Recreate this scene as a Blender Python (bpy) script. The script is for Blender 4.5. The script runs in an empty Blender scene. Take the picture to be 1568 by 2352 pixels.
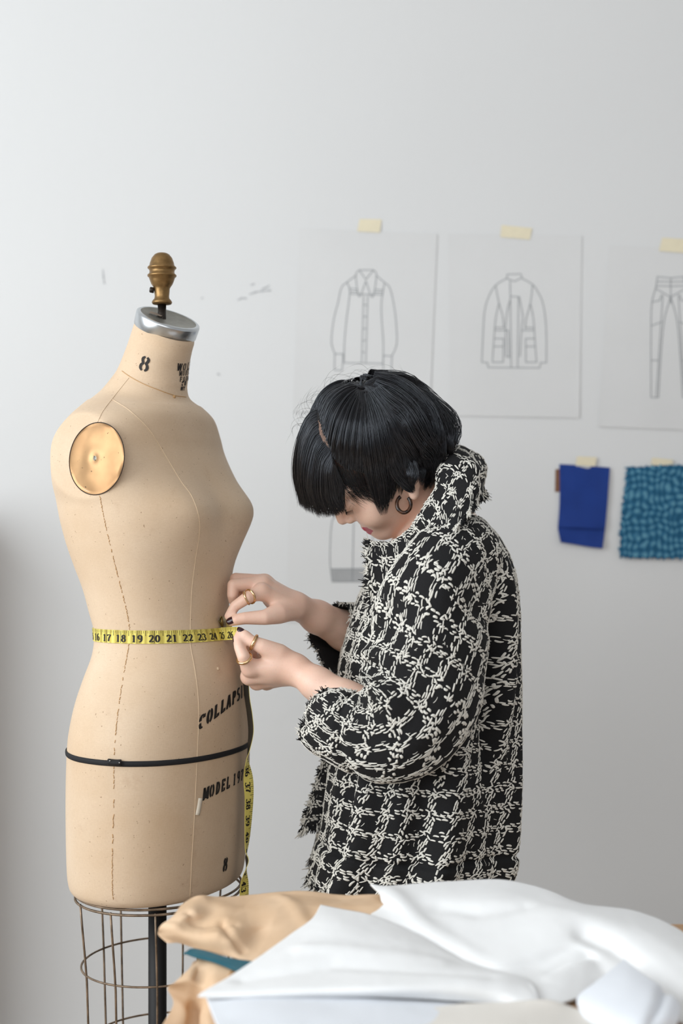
import bpy, math
import numpy as np
from mathutils import Vector, Matrix
from mathutils.bvhtree import BVHTree

rng = np.random.default_rng(7)
SC = bpy.context.scene
COL = SC.collection
FPX = 50.0 / 36.0 * 2352.0          # focal length in pixels of the 1568x2352 frame
CAMY, CAMZ = -2.2, 1.25
PI = math.pi


def P(px, py, y=0.0):
    """the point at depth y that the photograph shows at pixel (px, py)"""
    d = y - CAMY
    return np.array([(px - 784.0) / FPX * d, y, CAMZ - (py - 1176.0) / FPX * d])


def nrm(v):
    v = np.asarray(v, float)
    return v / (np.linalg.norm(v) + 1e-12)


# ------------------------------------------------------------------ mesh building
class MB:
    def __init__(self):
        self.v, self.f, self.m, self.n = [], [], [], 0

    def add(self, verts, faces, mat=0):
        verts = np.asarray(verts, float).reshape(-1, 3)
        self.v.append(verts)
        base = self.n
        for f in faces:
            self.f.append([int(i) + base for i in f])
        self.m.extend([mat] * len(faces))
        self.n += len(verts)

    def box(self, c, s, mat=0, rot=None):
        c = np.asarray(c, float)
        h = np.asarray(s, float) / 2
        o = np.array([[x, y, z] for x in (-1, 1) for y in (-1, 1) for z in (-1, 1)]) * h
        if rot is not None:
            o = o @ np.asarray(rot).T
        self.add(o + c, [(0, 1, 3, 2), (4, 6, 7, 5), (0, 4, 5, 1), (2, 3, 7, 6), (0, 2, 6, 4), (1, 5, 7, 3)], mat)

    def tube(self, pts, r, sides=8, mat=0, closed=False, flat=1.0, up=None):
        v, f = tube(pts, r, sides, closed, flat, up)
        self.add(v, f, mat)

    def lathe(self, prof, origin, axis=(0, 0, 1), segs=32, mat=0):
        """prof: list of (radius, height) along axis"""
        a = nrm(axis)
        t = nrm(np.cross(a, (1, 0, 0) if abs(a[0]) < .9 else (0, 1, 0)))
        b = np.cross(a, t)
        th = np.linspace(0, 2 * PI, segs, endpoint=False)
        vs = []
        for r, h in prof:
            vs.append(np.asarray(origin) + a * h + np.outer(np.cos(th) * r, t) + np.outer(np.sin(th) * r, b))
        fs = []
        for i in range(len(prof) - 1):
            for j in range(segs):
                k = (j + 1) % segs
                fs.append((i * segs + j, i * segs + k, (i + 1) * segs + k, (i + 1) * segs + j))
        fs.append(tuple(range(segs))[::-1])
        fs.append(tuple((len(prof) - 1) * segs + j for j in range(segs)))
        self.add(np.concatenate(vs), fs, mat)

    def grid(self, G, mat=0, closed_u=False, closed_v=False):
        v, f = gridmesh(G, closed_u, closed_v)
        self.add(v, f, mat)

    def build(self, name, mats, parent=None, smooth=True, angle=None):
        v = np.concatenate(self.v) if self.v else np.zeros((0, 3))
        return mesh_obj(name, v, self.f, mats, parent, smooth, self.m, angle)


def mesh_obj(name, v, f, mats, parent=None, smooth=True, mi=None, angle=None):
    me = bpy.data.meshes.new(name)
    v = np.asarray(v, float)
    if isinstance(f, np.ndarray):
        n, k = f.shape
        me.vertices.add(len(v))
        me.vertices.foreach_set('co', v.astype(np.float32).ravel())
        me.loops.add(n * k)
        me.loops.foreach_set('vertex_index', f.astype(np.int32).ravel())
        me.polygons.add(n)
        me.polygons.foreach_set('loop_start', (np.arange(n) * k).astype(np.int32))
        me.update(calc_edges=True)
    else:
        me.from_pydata([tuple(p) for p in v], [], f)
    if not isinstance(mats, (list, tuple)):
        mats = [mats]
    for m in mats:
        me.materials.append(m)
    if mi is not None:
        me.polygons.foreach_set('material_index', np.asarray(mi, np.int32))
    me.polygons.foreach_set('use_smooth', np.full(len(me.polygons), bool(smooth)))
    me.update()
    if angle is not None:
        try:
            me.set_sharp_from_angle(angle=math.radians(angle))
        except Exception:
            pass
    o = bpy.data.objects.new(name, me)
    COL.objects.link(o)
    if parent is not None:
        o.parent = parent
        o.matrix_parent_inverse = parent.matrix_basis.inverted()
    return o


def frames(pts, up=None):
    pts = np.asarray(pts, float)
    T = np.gradient(pts, axis=0)
    T /= np.linalg.norm(T, axis=1)[:, None] + 1e-12
    N = np.zeros_like(T)
    u = np.asarray(up if up is not None else ((0, 0, 1) if abs(T[0][2]) < .9 else (1, 0, 0)), float)
    for i in range(len(pts)):
        n = u - T[i] * np.dot(u, T[i])
        n /= np.linalg.norm(n) + 1e-12
        N[i] = n
        u = n
    return T, N, np.cross(T, N)


def tube(pts, r, sides=8, closed=False, flat=1.0, up=None):
    pts = np.asarray(pts, float)
    n = len(pts)
    r = np.broadcast_to(np.asarray(r, float), (n,))
    if closed:
        T = np.roll(pts, -1, 0) - np.roll(pts, 1, 0)
        T /= np.linalg.norm(T, axis=1)[:, None]
        u = np.asarray(up if up is not None else (0, 0, 1), float)
        N = u - T * (T @ u)[:, None]
        N /= np.linalg.norm(N, axis=1)[:, None]
        B = np.cross(T, N)
    else:
        T, N, B = frames(pts, up)
    th = np.linspace(0, 2 * PI, sides, endpoint=False)
    V = pts[:, None, :] + r[:, None, None] * (np.cos(th)[None, :, None] * N[:, None, :] * flat + np.sin(th)[None, :, None] * B[:, None, :])
    V = V.reshape(-1, 3)
    fs = []
    for i in range(n if closed else n - 1):
        i2 = (i + 1) % n
        for j in range(sides):
            k = (j + 1) % sides
            fs.append((i * sides + j, i * sides + k, i2 * sides + k, i2 * sides + j))
    if not closed:
        fs.append(tuple(range(sides))[::-1])
        fs.append(tuple((n - 1) * sides + j for j in range(sides)))
    return V, fs


def gridmesh(G, closed_u=False, closed_v=False):
    G = np.asarray(G, float)
    nv, nu = G.shape[:2]
    fs = []
    for i in range(nv if closed_v else nv - 1):
        for j in range(nu if closed_u else nu - 1):
            i2, j2 = (i + 1) % nv, (j + 1) % nu
            fs.append((i * nu + j, i * nu + j2, i2 * nu + j2, i2 * nu + j))
    return G.reshape(-1, 3), fs


def catmull(pts, n):
    """n points on the Catmull-Rom curve through pts (any dimension)"""
    p = np.asarray(pts, float)
    m = len(p)
    p = np.concatenate([[2 * p[0] - p[1]], p, [2 * p[-1] - p[-2]]])
    t = np.linspace(0, m - 1, n)
    i = np.clip(t.astype(int), 0, m - 2)
    u = (t - i).reshape((-1,) + (1,) * (p.ndim - 1))
    a, b, c, d = p[i], p[i + 1], p[i + 2], p[i + 3]
    return .5 * ((2 * b) + (c - a) * u + (2 * a - 5 * b + 4 * c - d) * u ** 2 + (3 * b - a - 3 * c + d) * u ** 3)


def patch(ctrl, nv, nu):
    """smooth surface through a grid of control points (rows x columns x 3)"""
    c = np.asarray(ctrl, float)
    a = catmull(c, nv)
    return np.swapaxes(catmull(np.swapaxes(a, 0, 1), nu), 0, 1)


def value_noise(p, seed=0):
    """smooth 3-D value noise, numpy"""
    p = np.asarray(p, float)
    i = np.floor(p).astype(np.int64)
    f = p - i
    f = f * f * (3 - 2 * f)

    def h(a, b, c):
        n = (a * 73856093) ^ (b * 19349663) ^ (c * 83492791) ^ (seed * 2654435761)
        n = (n ^ (n >> 13)) * 1274126177
        n = n ^ (n >> 16)
        return (n & 0xFFFF) / 32767.5 - 1.0
    x, y, z = i[..., 0], i[..., 1], i[..., 2]
    r = 0
    for dx in (0, 1):
        for dy in (0, 1):
            for dz in (0, 1):
                w = (f[..., 0] if dx else 1 - f[..., 0]) * (f[..., 1] if dy else 1 - f[..., 1]) * (f[..., 2] if dz else 1 - f[..., 2])
                r = r + w * h(x + dx, y + dy, z + dz)
    return r


def grid_normals(G, closed_u=False):
    du = (np.roll(G, -1, 1) - np.roll(G, 1, 1)) if closed_u else np.gradient(G, axis=1)
    dv = np.gradient(G, axis=0)
    n = np.cross(du, dv)
    return n / (np.linalg.norm(n, axis=2)[..., None] + 1e-12)


# ------------------------------------------------------------------ objects
def thing(name, label, cat, loc=(0, 0, 0), group=None):
    o = bpy.data.objects.new(name, None)
    o.empty_display_size = .05
    o.location = loc
    COL.objects.link(o)
    bpy.context.view_layer.update()
    tag(o, label, cat, group)
    return o


def tag(o, label, cat, group=None):
    o['label'] = label
    o['category'] = cat
    if group:
        o['group'] = group
    return o


def struct(o):
    o['kind'] = 'structure'
    return o


# ------------------------------------------------------------------ materials
def lin(c):
    """sRGB 0-255 to linear"""
    r = []
    for x in c:
        x = x / 255.0
        r.append(x / 12.92 if x <= .04045 else ((x + .055) / 1.055) ** 2.4)
    return tuple(r)


class NT:
    def __init__(self, name):
        self.m = bpy.data.materials.new(name)
        self.m.use_nodes = True
        self.t = self.m.node_tree
        self.b = self.t.nodes['Principled BSDF']
        self.co = None

    def n(self, typ, **kw):
        x = self.t.nodes.new(typ)
        for k, v in kw.items():
            if k.startswith('i_'):
                x.inputs[k[2:].replace('_', ' ')].default_value = v
            else:
                setattr(x, k, v)
        return x

    def l(self, a, b):
        self.t.links.new(a, b)

    def obj(self, scale=(1, 1, 1)):
        c = self.n('ShaderNodeTexCoord')
        mp = self.n('ShaderNodeMapping')
        mp.inputs['Scale'].default_value = scale
        self.l(c.outputs['Object'], mp.inputs['Vector'])
        return mp.outputs['Vector']

    def noise(self, vec, scale, detail=3.0, rough=.55):
        x = self.n('ShaderNodeTexNoise')
        x.inputs['Scale'].default_value = scale
        x.inputs['Detail'].default_value = detail
        x.inputs['Roughness'].default_value = rough
        self.l(vec, x.inputs['Vector'])
        return x.outputs['Fac']

    def ramp(self, fac, stops):
        x = self.n('ShaderNodeValToRGB')
        e = x.color_ramp.elements
        while len(e) < len(stops):
            e.new(.5)
        for k, (p, c) in enumerate(stops):
            e[k].position = p
            e[k].color = tuple(c) + (1,) if len(c) == 3 else c
        self.l(fac, x.inputs['Fac'])
        return x.outputs['Color']

    def mix(self, fac, a, b, mode='MIX'):
        x = self.n('ShaderNodeMix', data_type='RGBA', blend_type=mode)
        for s, v in ((0, fac), (6, a), (7, b)):
            if hasattr(v, 'is_output'):
                self.l(v, x.inputs[s])
            else:
                x.inputs[s].default_value = v if s == 0 else (tuple(v) + (1,) if len(v) == 3 else v)
        return x.outputs[2]

    def bump(self, h, strength=.3, dist=.001):
        x = self.n('ShaderNodeBump')
        x.inputs['Strength'].default_value = strength
        x.inputs['Distance'].default_value = dist
        self.l(h, x.inputs['Height'])
        self.l(x.outputs['Normal'], self.b.inputs['Normal'])
        return x.outputs['Normal']

    def set(self, **kw):
        for k, v in kw.items():
            s = self.b.inputs[k.replace('_', ' ')]
            if hasattr(v, 'is_output'):
                self.l(v, s)
            else:
                s.default_value = (tuple(v) + (1,)) if isinstance(v, (tuple, list)) and len(v) == 3 and s.type == 'RGBA' else v
        return self


def plain(name, c, rough=.6, metal=0.0, var=.06, scale=60, bump=.0, bscale=300, **kw):
    """a colour with a little mottling and optional fine bump"""
    m = NT(name)
    v = m.obj()
    nz = m.noise(v, scale)
    d = tuple(x * (1 - var) for x in c)
    e = tuple(min(1, x * (1 + var)) for x in c)
    m.set(Base_Color=m.ramp(nz, [(.3, d), (.7, e)]), Roughness=rough, Metallic=metal, **kw)
    if bump:
        m.bump(m.noise(v, bscale, 2), bump, .0006)
    return m.m


# ------------------------------------------------------------------ lettering
def arc(cx, cy, rx, ry, a0, a1, n=14):
    t = np.radians(np.linspace(a0, a1, n))
    return np.stack([cx + rx * np.cos(t), cy + ry * np.sin(t)], 1)


def seg(*pts):
    return np.array(pts, float)


def glyphs():
    g = {}
    g['0'] = [arc(.3, .5, .22, .46, 90, 450, 30)]
    g['1'] = [seg((.3, .02), (.3, .97)), seg((.12, .82), (.3, .97)), seg((.12, .03), (.48, .03))]
    g['2'] = [np.concatenate([arc(.3, .72, .21, .25, 170, -30, 14), seg((.28, .26), (.08, .05))]), seg((.07, .05), (.53, .05)), seg((.52, .04), (.52, .18))]
    g['3'] = [arc(.28, .74, .2, .23, 160, -90, 14), arc(.28, .26, .23, .24, 90, -165, 16)]
    g['4'] = [seg((.4, .02), (.4, .97)), seg((.4, .97), (.05, .3)), seg((.05, .28), (.58, .28)), seg((.26, .03), (.54, .03))]
    g['5'] = [seg((.12, .95), (.5, .95)), seg((.13, .95), (.12, .52)), arc(.28, .32, .24, .29, 130, -165, 18)]
    g['6'] = [np.concatenate([arc(.36, .55, .26, .42, 70, 180, 10), arc(.31, .3, .21, .27, 180, 540, 22)])]
    g['7'] = [seg((.06, .95), (.54, .95)), seg((.54, .95), (.3, .5), (.22, .02)), seg((.07, .95), (.07, .78))]
    g['8'] = [arc(.3, .74, .18, .22, 0, 360, 22), arc(.3, .27, .22, .25, 0, 360, 24)]
    g['9'] = [np.concatenate([arc(.24, .45, .26, .42, 250, 360, 10), arc(.29, .7, .21, .27, 0, 360, 22)])]
    sf = .13

    def I(x, w=sf, gap=0):
        return [seg((x, .0), (x, 1.0)), seg((x - w, .03), (x + w, .03)), seg((x - w, .97), (x + w, .97))]
    g['I'] = I(.2)
    g['L'] = I(.16) + [seg((.16, .03), (.55, .03)), seg((.55, .0), (.55, .25))]
    g['E'] = I(.16) + [seg((.16, .97), (.55, .97)), seg((.55, 1.0), (.55, .76)), seg((.22, .52), (.42, .52)), seg((.42, .42), (.42, .62)), seg((.16, .03), (.55, .03)), seg((.55, .0), (.55, .25))]
    g['F'] = I(.16) + [seg((.16, .97), (.55, .97)), seg((.55, 1.0), (.55, .76)), seg((.22, .52), (.42, .52)), seg((.42, .42), (.42, .62))]
    g['P'] = I(.16) + [arc(.28, .73, .24, .24, 78, -78, 14)]
    g['B'] = I(.16) + [arc(.26, .75, .22, .21, 78, -78, 12), arc(.28, .27, .26, .24, 78, -78, 12)]
    g['R'] = g['P'] + [seg((.3, .48), (.56, .02))]
    g['D'] = I(.16) + [arc(.24, .5, .32, .46, 76, -76, 18)]
    g['C'] = [arc(.32, .5, .26, .47, 70, 170, 12), arc(.32, .5, .26, .47, 190, 290, 12), seg((.52, .98), (.52, .7))]
    g['O'] = [arc(.32, .5, .25, .47, 104, 256, 16), arc(.32, .5, .25, .47, -76, 76, 16)]
    g['S'] = [np.concatenate([arc(.3, .74, .2, .22, 30, 270, 14), arc(.3, .26, .21, .23, 90, -150, 14)])]
    g['A'] = [seg((.05, .0), (.3, 1.0)), seg((.33, 1.0), (.58, .0)), seg((.18, .33), (.44, .33)), seg((-.05, .03), (.17, .03)), seg((.44, .03), (.7, .03))]
    g['M'] = [seg((.1, .0), (.1, 1.0)), seg((.14, .97), (.38, .1)), seg((.4, .1), (.64, .97)), seg((.7, .0), (.7, 1.0)), seg((-.02, .03), (.22, .03)), seg((.56, .03), (.84, .03)), seg((-.02, .97), (.14, .97)), seg((.66, .97), (.84, .97))]
    g['N'] = [seg((.1, .0), (.1, 1.0)), seg((.1, .97), (.58, .05)), seg((.6, .0), (.6, 1.0))]
    g['W'] = [seg((.05, 1.0), (.22, .0)), seg((.28, .05), (.4, .95)), seg((.44, 1.0), (.6, .0)), seg((.65, .05), (.78, 1.0)), seg((-.05, .97), (.15, .97))]
    g['Y'] = [seg((.05, 1.0), (.3, .5)), seg((.56, 1.0), (.33, .5)), seg((.31, .0), (.31, .45))]
    g['stencil8'] = [np.array([(.2, 1.0), (.08, .9), (.06, .76), (.12, .62), (.15, .52), (.06, .42), (.02, .25), (.06, .1), (.18, .0)]) * (1, 1), np.array([(.34, 1.0), (.46, .9), (.48, .76), (.42, .62), (.39, .52), (.48, .42), (.52, .25), (.48, .1), (.36, .0)])]
    return g


GLYPH = glyphs()


def glyph_quads(ch, thin, thick):
    """ribbon outline of one character in its unit box: verts (n,2), quads"""
    V, Fc, n = [], [], 0
    for s in GLYPH[ch]:
        if len(s) == 2:
            s = s[0] + (s[1] - s[0]) * np.linspace(0, 1, 6)[:, None]
        elif len(s) < 12:
            s = catmull(s, 18) if ch == 'stencil8' else s
        d = np.gradient(s, axis=0)
        d /= np.linalg.norm(d, axis=1)[:, None] + 1e-9
        w = (thin + (thick - thin) * np.abs(d[:, 1]) ** 1.5)[:, None] / 2
        nn = np.stack([-d[:, 1], d[:, 0]], 1)
        V.append(np.concatenate([s + nn * w, s - nn * w]))
        k = len(s)
        Fc += [(n + i, n + i + 1, n + k + i + 1, n + k + i) for i in range(k - 1)]
        n += 2 * k
    return np.concatenate(V), Fc
# ================================================================== camera, light, room
cam = bpy.data.cameras.new('camera')
cam.sensor_fit = 'VERTICAL'
cam.sensor_height = 36.0
cam.lens = 50.0
cam.dof.use_dof = True
cam.dof.focus_distance = 2.10
cam.dof.aperture_fstop = 2.6
cam.clip_start = .05
camo = bpy.data.objects.new('camera', cam)
camo.location = (0, CAMY, CAMZ)
camo.rotation_euler = (PI / 2, 0, 0)
COL.objects.link(camo)
SC.camera = camo
vs = SC.view_settings
vs.view_transform = 'Standard'
vs.look = 'None'
vs.exposure = 0.0
vs.gamma = 1.0
vs.use_curve_mapping = False

W = bpy.data.worlds.new('world')
SC.world = W
W.use_nodes = True
bg = W.node_tree.nodes['Background']
bg.inputs['Color'].default_value = (.95, .97, 1.0, 1)
bg.inputs['Strength'].default_value = .45


def area(name, loc, target, sx, sy, power, color):
    l = bpy.data.lights.new(name, 'AREA')
    l.shape = 'RECTANGLE'
    l.size, l.size_y = sx, sy
    l.energy = power
    l.color = color
    o = bpy.data.objects.new(name, l)
    o.location = loc
    d = Vector(target) - Vector(loc)
    o.rotation_euler = d.to_track_quat('-Z', 'Y').to_euler()
    COL.objects.link(o)
    return o


area('window_daylight', (-2.35, -1.55, 1.8), (-.3, -1.0, 1.65), 2.4, 2.1, 80, (.91, .965, 1.0))
area('front_window_daylight', (-.5, -4.3, 2.5), (.2, 0.0, 1.5), 3.0, 1.6, 36, (.97, .985, 1.0))

WALLY = .85


def wall_mat(name, c):
    m = NT(name)
    v = m.obj()
    n1 = m.noise(v, 1.3, 2)
    n2 = m.noise(v, 9, 4)
    col = m.ramp(n1, [(.3, tuple(x * .975 for x in c)), (.7, c)])
    # scuffs: thin greyish smears with a shape of their own
    col = m.mix(m.ramp(n2, [(.68, (0, 0, 0)), (.8, (.05, .05, .05))]), col, (.55, .54, .53))
    m.set(Base_Color=col, Roughness=.75)
    m.bump(m.noise(v, 45, 4), .08, .002)
    return m.m


M_wall = wall_mat('wall_paint', (.775, .78, .78))
M_floor = NT('floor_boards')
v_ = M_floor.obj((1, 1, 1))
w_ = M_floor.n('ShaderNodeTexWave', wave_type='BANDS', bands_direction='X')
w_.inputs['Scale'].default_value = 2.2
w_.inputs['Distortion'].default_value = .4
M_floor.l(v_, w_.inputs['Vector'])
M_floor.set(Base_Color=M_floor.mix(M_floor.noise(M_floor.obj((14, 1, 1)), 3), (.33, .25, .18), (.42, .33, .24)), Roughness=.5)
M_floor = M_floor.m

b = MB(); b.box((.2, WALLY + .06, 1.6), (6.4, .12, 3.2)); struct(b.build('wall_back', M_wall, smooth=False))
b = MB(); b.box((.2, -1.75, -.05), (6.4, 5.3, .1)); struct(b.build('floor', M_floor, smooth=False))
b = MB(); b.box((.2, -1.75, 3.25), (6.4, 5.3, .1)); struct(b.build('ceiling', M_wall, smooth=False))
b = MB()
b.box((-2.66, -1.75, .45), (.12, 5.3, .9)); b.box((-2.66, -1.75, 3.1), (.12, 5.3, .2))
b.box((-2.66, .31, 1.95), (.12, 1.2, 2.1)); b.box((-2.66, -3.55, 1.95), (.12, 1.7, 2.1))
struct(b.build('wall_left', M_wall, smooth=False))
M_trim = plain('trim_paint', (.74, .74, .73), .5)
b = MB()
for y in (-2.67, -1.5, -.32):
    b.box((-2.66, y, 1.95), (.07, .06, 2.1))
for z in (.93, 1.95, 2.97):
    b.box((-2.66, -1.5, z), (.06, 2.36, .05))
struct(b.build('window_1', M_trim, smooth=False))
b = MB(); b.box((.2, WALLY - .008, .06), (6.4, .016, .12)); struct(b.build('baseboard_back', M_trim, smooth=False))

# unseen wooden partition added past the left edge to shade the wall's foot
M_part = plain('shade_partition_wood', lin((96, 70, 48)), .6, scale=12)
b = MB(); b.box((-.845, .725, .63), (.05, .25, 1.26)); struct(b.build('shade_partition', M_part, smooth=False))
# ================================================================== dress form
A = math.radians(28.0)
FWD = np.array([math.cos(A), -math.sin(A), 0.0])
RGT = np.array([-math.sin(A), -math.cos(A), 0.0])      # the form's own right side, towards the camera
UPV = np.array([0, 0, 1.0])
FX, FY = (366 - 784) / FPX * 2.2, 0.0
AX = np.array([FX, FY, 0.0])
SCL = FPX / 2.2
sA, cA = math.sin(A), math.cos(A)


def zpx(py):
    return CAMZ - (py - 1176.0) / SCL


# (py of ring centre, tilt, left silhouette, right silhouette, half width, centre offset)
LV = [
    (757, 1.0, 314, 446, .0455, .0100),
    (768, 1.0, 309, 446, .0468, .0088), (785, 1.0, 303, 441, .0468, .0046), (820, .85, 290, 434, .0515, -.001), (860, .6, 270, 430, .054, -.012),
    (880, .45, 254, 428, .060, -.019), (905, .3, 231, 433, .074, -.0263), (930, .12, 202, 458, .105, -.030), (960, 0, 178, 480, .140, -.033),
    (1000, 0, 150, 491, .163, -.033), (1040, 0, 138, 501, .171, -.028), (1100, 0, 135, 528, .168, -.012), (1150, 0, 139, 556, .154, 0),
    (1175, 0, 143, 563, .150, 0), (1200, 0, 148, 560, .147, 0), (1250, 0, 162, 545, .140, 0), (1300, 0, 180, 530, .131, 0), (1350, 0, 200, 523, .123, 0),
    (1400, 0, 215, 520, .118, 0), (1440, 0, 228, 522, .116, 0), (1462, 0, 230, 529, .117, 0), (1500, 0, 226, 543, .125, 0), (1550, 0, 209, 556, .140, 0),
    (1600, 0, 193, 562, .152, 0), (1650, 0, 182, 564, .160, 0), (1700, 0, 176, 565, .165, 0), (1800, 0, 172, 563, .165, 0), (1900, 0, 171, 560, .162, 0),
    (1975, 0, 172, 555, .159, 0), (2005, 0, 175, 551, .157, 0), (2020, 0, 180, 546, .153, 0), (2029, 0, 190, 536, .145, 0), (2032, 0, 204, 522, .133, 0)]
rows = []
for py, tilt, L, R, w, o in LV:
    Lx, Rx = (366 - L) / SCL, (R - 366) / SCL
    df = math.sqrt(max((Rx - o * cA) ** 2 - (w * sA) ** 2, 1e-4)) / cA
    db = math.sqrt(max((Lx + o * cA) ** 2 - (w * sA) ** 2, 1e-4)) / cA
    rows.append((zpx(py), tilt, w, df, db, o))
rows = np.array(rows)
NR = 260
# dense interpolation (parameter = level index)
ROW = catmull(rows, NR)
NTH = 160
TH = np.linspace(-PI, PI, NTH, endpoint=False)     # 0 = centre front, + = the form's right side
NECK_T = np.array([-.348, .36])                    # z slope of the tilted neck ring


def ring(row, th=TH):
    z, tilt, w, df, db, o = row
    c, s = np.cos(th), np.sin(th)
    e = 1.0 if z > 1.42 else .93
    q = np.where(c >= 0, df, db) * np.sign(c) * np.abs(c) ** e + o
    l = w * np.sign(s) * np.abs(s) ** e
    zpy = 1176 + (CAMZ - z) * SCL
    # bust: two soft domes and a shallow valley on the centre front
    zb = zpx(1172)
    dom = np.exp(-((z - zb) / .050) ** 2)
    q = q + dom * (.010 * np.exp(-((np.abs(l) - .085) / .035) ** 2) - .011 * np.exp(-(l / .036) ** 2)) * (c > 0)
    # shoulder line: the front plane of the upper chest is flatter
    pts = AX + np.outer(q, FWD) + np.outer(l, RGT)
    pts[:, 2] = z
    if tilt > 0:
        cx = AX + FWD * o
        pts[:, 2] += tilt * (NECK_T[0] * (pts[:, 0] - cx[0]) + NECK_T[1] * (pts[:, 1] - cx[1]))
    return pts


G = np.stack([ring(r) for r in ROW])
# flat armhole planes on both sides
PL_N = {s: nrm(RGT * s * .97 + UPV * (.10 if s > 0 else .22) - FWD * .12) for s in (1, -1)}
PL_C = {s: AX + FWD * (-.016 if s > 0 else -.040) + RGT * s * (.158 if s > 0 else .136) + UPV * (zpx(1053) - .003) for s in (1, -1)}
# move the near plate centre onto the pixel where the photograph shows it
_d = PL_C[1][1] - CAMY
PL_C[1] = P(220, 1053, PL_C[1][1])
for s in (1, -1):
    d = (G - PL_C[s]) @ PL_N[s]
    G = G - np.where(d > -.002, d + .002, 0)[..., None] * PL_N[s]
tv, tf = gridmesh(G, closed_u=True)
tf.append([j for j in range(NTH)])
tf.append([(NR - 1) * NTH + j for j in range(NTH)][::-1])

M_canvas = NT('linen_canvas')
v_ = M_canvas.obj()
c0, c1 = lin((227, 204, 177)), lin((215, 187, 155))
nz = M_canvas.noise(v_, 7, 4)
col = M_canvas.ramp(nz, [(.3, c0), (.72, c1)])
wv = M_canvas.noise(M_canvas.obj((120, 120, 900)), 1.5, 2)
wh = M_canvas.noise(M_canvas.obj((900, 900, 120)), 1.5, 2)
weave = M_canvas.mix(.5, wv, wh)
col = M_canvas.mix(M_canvas.ramp(weave, [(.35, (0, 0, 0)), (.65, (.22, .22, .22))]), col, lin((176, 142, 106)))
sp = M_canvas.noise(v_, 240, 1)
col = M_canvas.mix(M_canvas.ramp(sp, [(.73, (0, 0, 0)), (.78, (.55, .55, .55))]), col, lin((128, 88, 56)))
st = M_canvas.noise(v_, 16, 5, .7)
col = M_canvas.mix(M_canvas.ramp(st, [(.6, (0, 0, 0)), (.8, (.32, .32, .32))]), col, lin((160, 112, 74)))
M_canvas.set(Base_Color=col, Roughness=.78)
M_canvas.b.inputs['Sheen Weight'].default_value = .12
M_canvas.bump(weave, .12, .0006)
M_canvas = M_canvas.m
M_ink = plain('stencil_ink', lin((34, 29, 26)), .7, var=.25, scale=500)
M_thread = plain('seam_thread', lin((196, 156, 108)), .7)
M_pale = plain('pale_seam', lin((222, 198, 168)), .7)
M_dark = plain('dark_edge', lin((54, 40, 30)), .8)
M_alu = plain('aluminium', lin((205, 209, 212)), .28, 1.0, .04, 90)
M_dull = plain('dull_zinc', lin((150, 148, 140)), .5, .75, .14, 60)
M_bronze = plain('bronze_paint', lin((140, 110, 70)), .38, .8, .16, 120, .12, 260)
M_steel = plain('dark_steel', lin((62, 56, 52)), .42, .85, .2, 200)
M_gold_ = plain('brushed_brass', lin((216, 178, 124)), .34, .72, .12, 26, .18, 22)
M_iron = plain('black_iron', lin((16, 15, 17)), .6, .0)
M_wire = plain('rusty_wire', lin((138, 120, 102)), .5, .7, .45, 60)
M_elastic = plain('black_elastic', lin((22, 22, 26)), .75, bump=.3, bscale=900)

form = thing('dress_form', 'old linen dress form with an arm plate and wire cage skirt, measured by the woman', 'dress form', (FX, FY, 0))
torso = mesh_obj('torso', tv, tf, M_canvas, form)
bvh = BVHTree.FromPolygons([Vector(p) for p in tv], tf)


def hit(px, py, off=.0006):
    """point on the form that the photograph shows at this pixel"""
    o = Vector((0, CAMY, CAMZ))
    d = (Vector(P(px, py, 0.0)) - o).normalized()
    h = bvh.ray_cast(o, d)
    if h[0] is None:
        h = bvh.find_nearest(Vector(P(px, py, 0.0)))
    n = h[1] if h[1].dot(d) < 0 else -h[1]
    return np.array(h[0] + n * off), np.array(n)


def snap(p, off):
    h = bvh.find_nearest(Vector(p))
    q, n = np.array(h[0]), np.array(h[1])
    c = AX + np.array([0, 0, q[2]])
    if np.dot(n, q - c) < 0:
        n = -n
    return q + n * off, n


ZR = ROW[:, 0]


def surf(s, z, off=.0008):
    """arc length s from the centre front (+ towards the form's right), height z"""
    k = np.interp(-z, -ZR, np.arange(NR))
    i = int(min(k, NR - 2)); f = k - i
    R0 = G[i] * (1 - f) + G[i + 1] * f
    half = R0[NTH // 2:] if s >= 0 else R0[:NTH // 2 + 1][::-1]
    ln = np.concatenate([[0], np.cumsum(np.linalg.norm(np.diff(half, axis=0), axis=1))])
    p = np.array([np.interp(abs(s), ln, half[:, d]) for d in range(3)])
    return snap(p, off)[0]


def stamp(name, text, s0, z0, h, wfac=.62, slant=0.0, thin=.1, thick=.24, rise=None, step=None):
    """stencilled word; s runs from the form's right towards its left, so the word reads from outside"""
    mb = MB()
    x = 0.0
    for k, ch in enumerate(text):
        if ch != ' ':
            v, f = glyph_quads(ch, thin, thick)
            out = []
            for a, c in v:
                uu = x + a * h * wfac / .62 + slant * c * h
                zz = z0 + c * h + (rise(uu) if rise else 0)
                out.append(surf(s0 - uu, zz))
            mb.add(out, f)
        x += (.36 if ch == ' ' else (step or .72)) * h * wfac / .62
    return mb.build(name, M_ink, form, smooth=True)


def s_of(px, py):
    """arc length of the pixel from the centre front"""
    p, _ = hit(px, py)
    k = int(np.argmin(np.abs(ZR - p[2])))
    R0 = G[k]
    j = int(np.argmin(np.linalg.norm(R0[:, :2] - p[:2], axis=1)))
    half = R0[NTH // 2:] if TH[j] >= 0 else R0[:NTH // 2 + 1][::-1]
    ln = np.concatenate([[0], np.cumsum(np.linalg.norm(np.diff(half, axis=0), axis=1))])
    jj = j - NTH // 2 if TH[j] >= 0 else NTH // 2 - j
    return ln[jj] * (1 if TH[j] >= 0 else -1), p[2]


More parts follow.
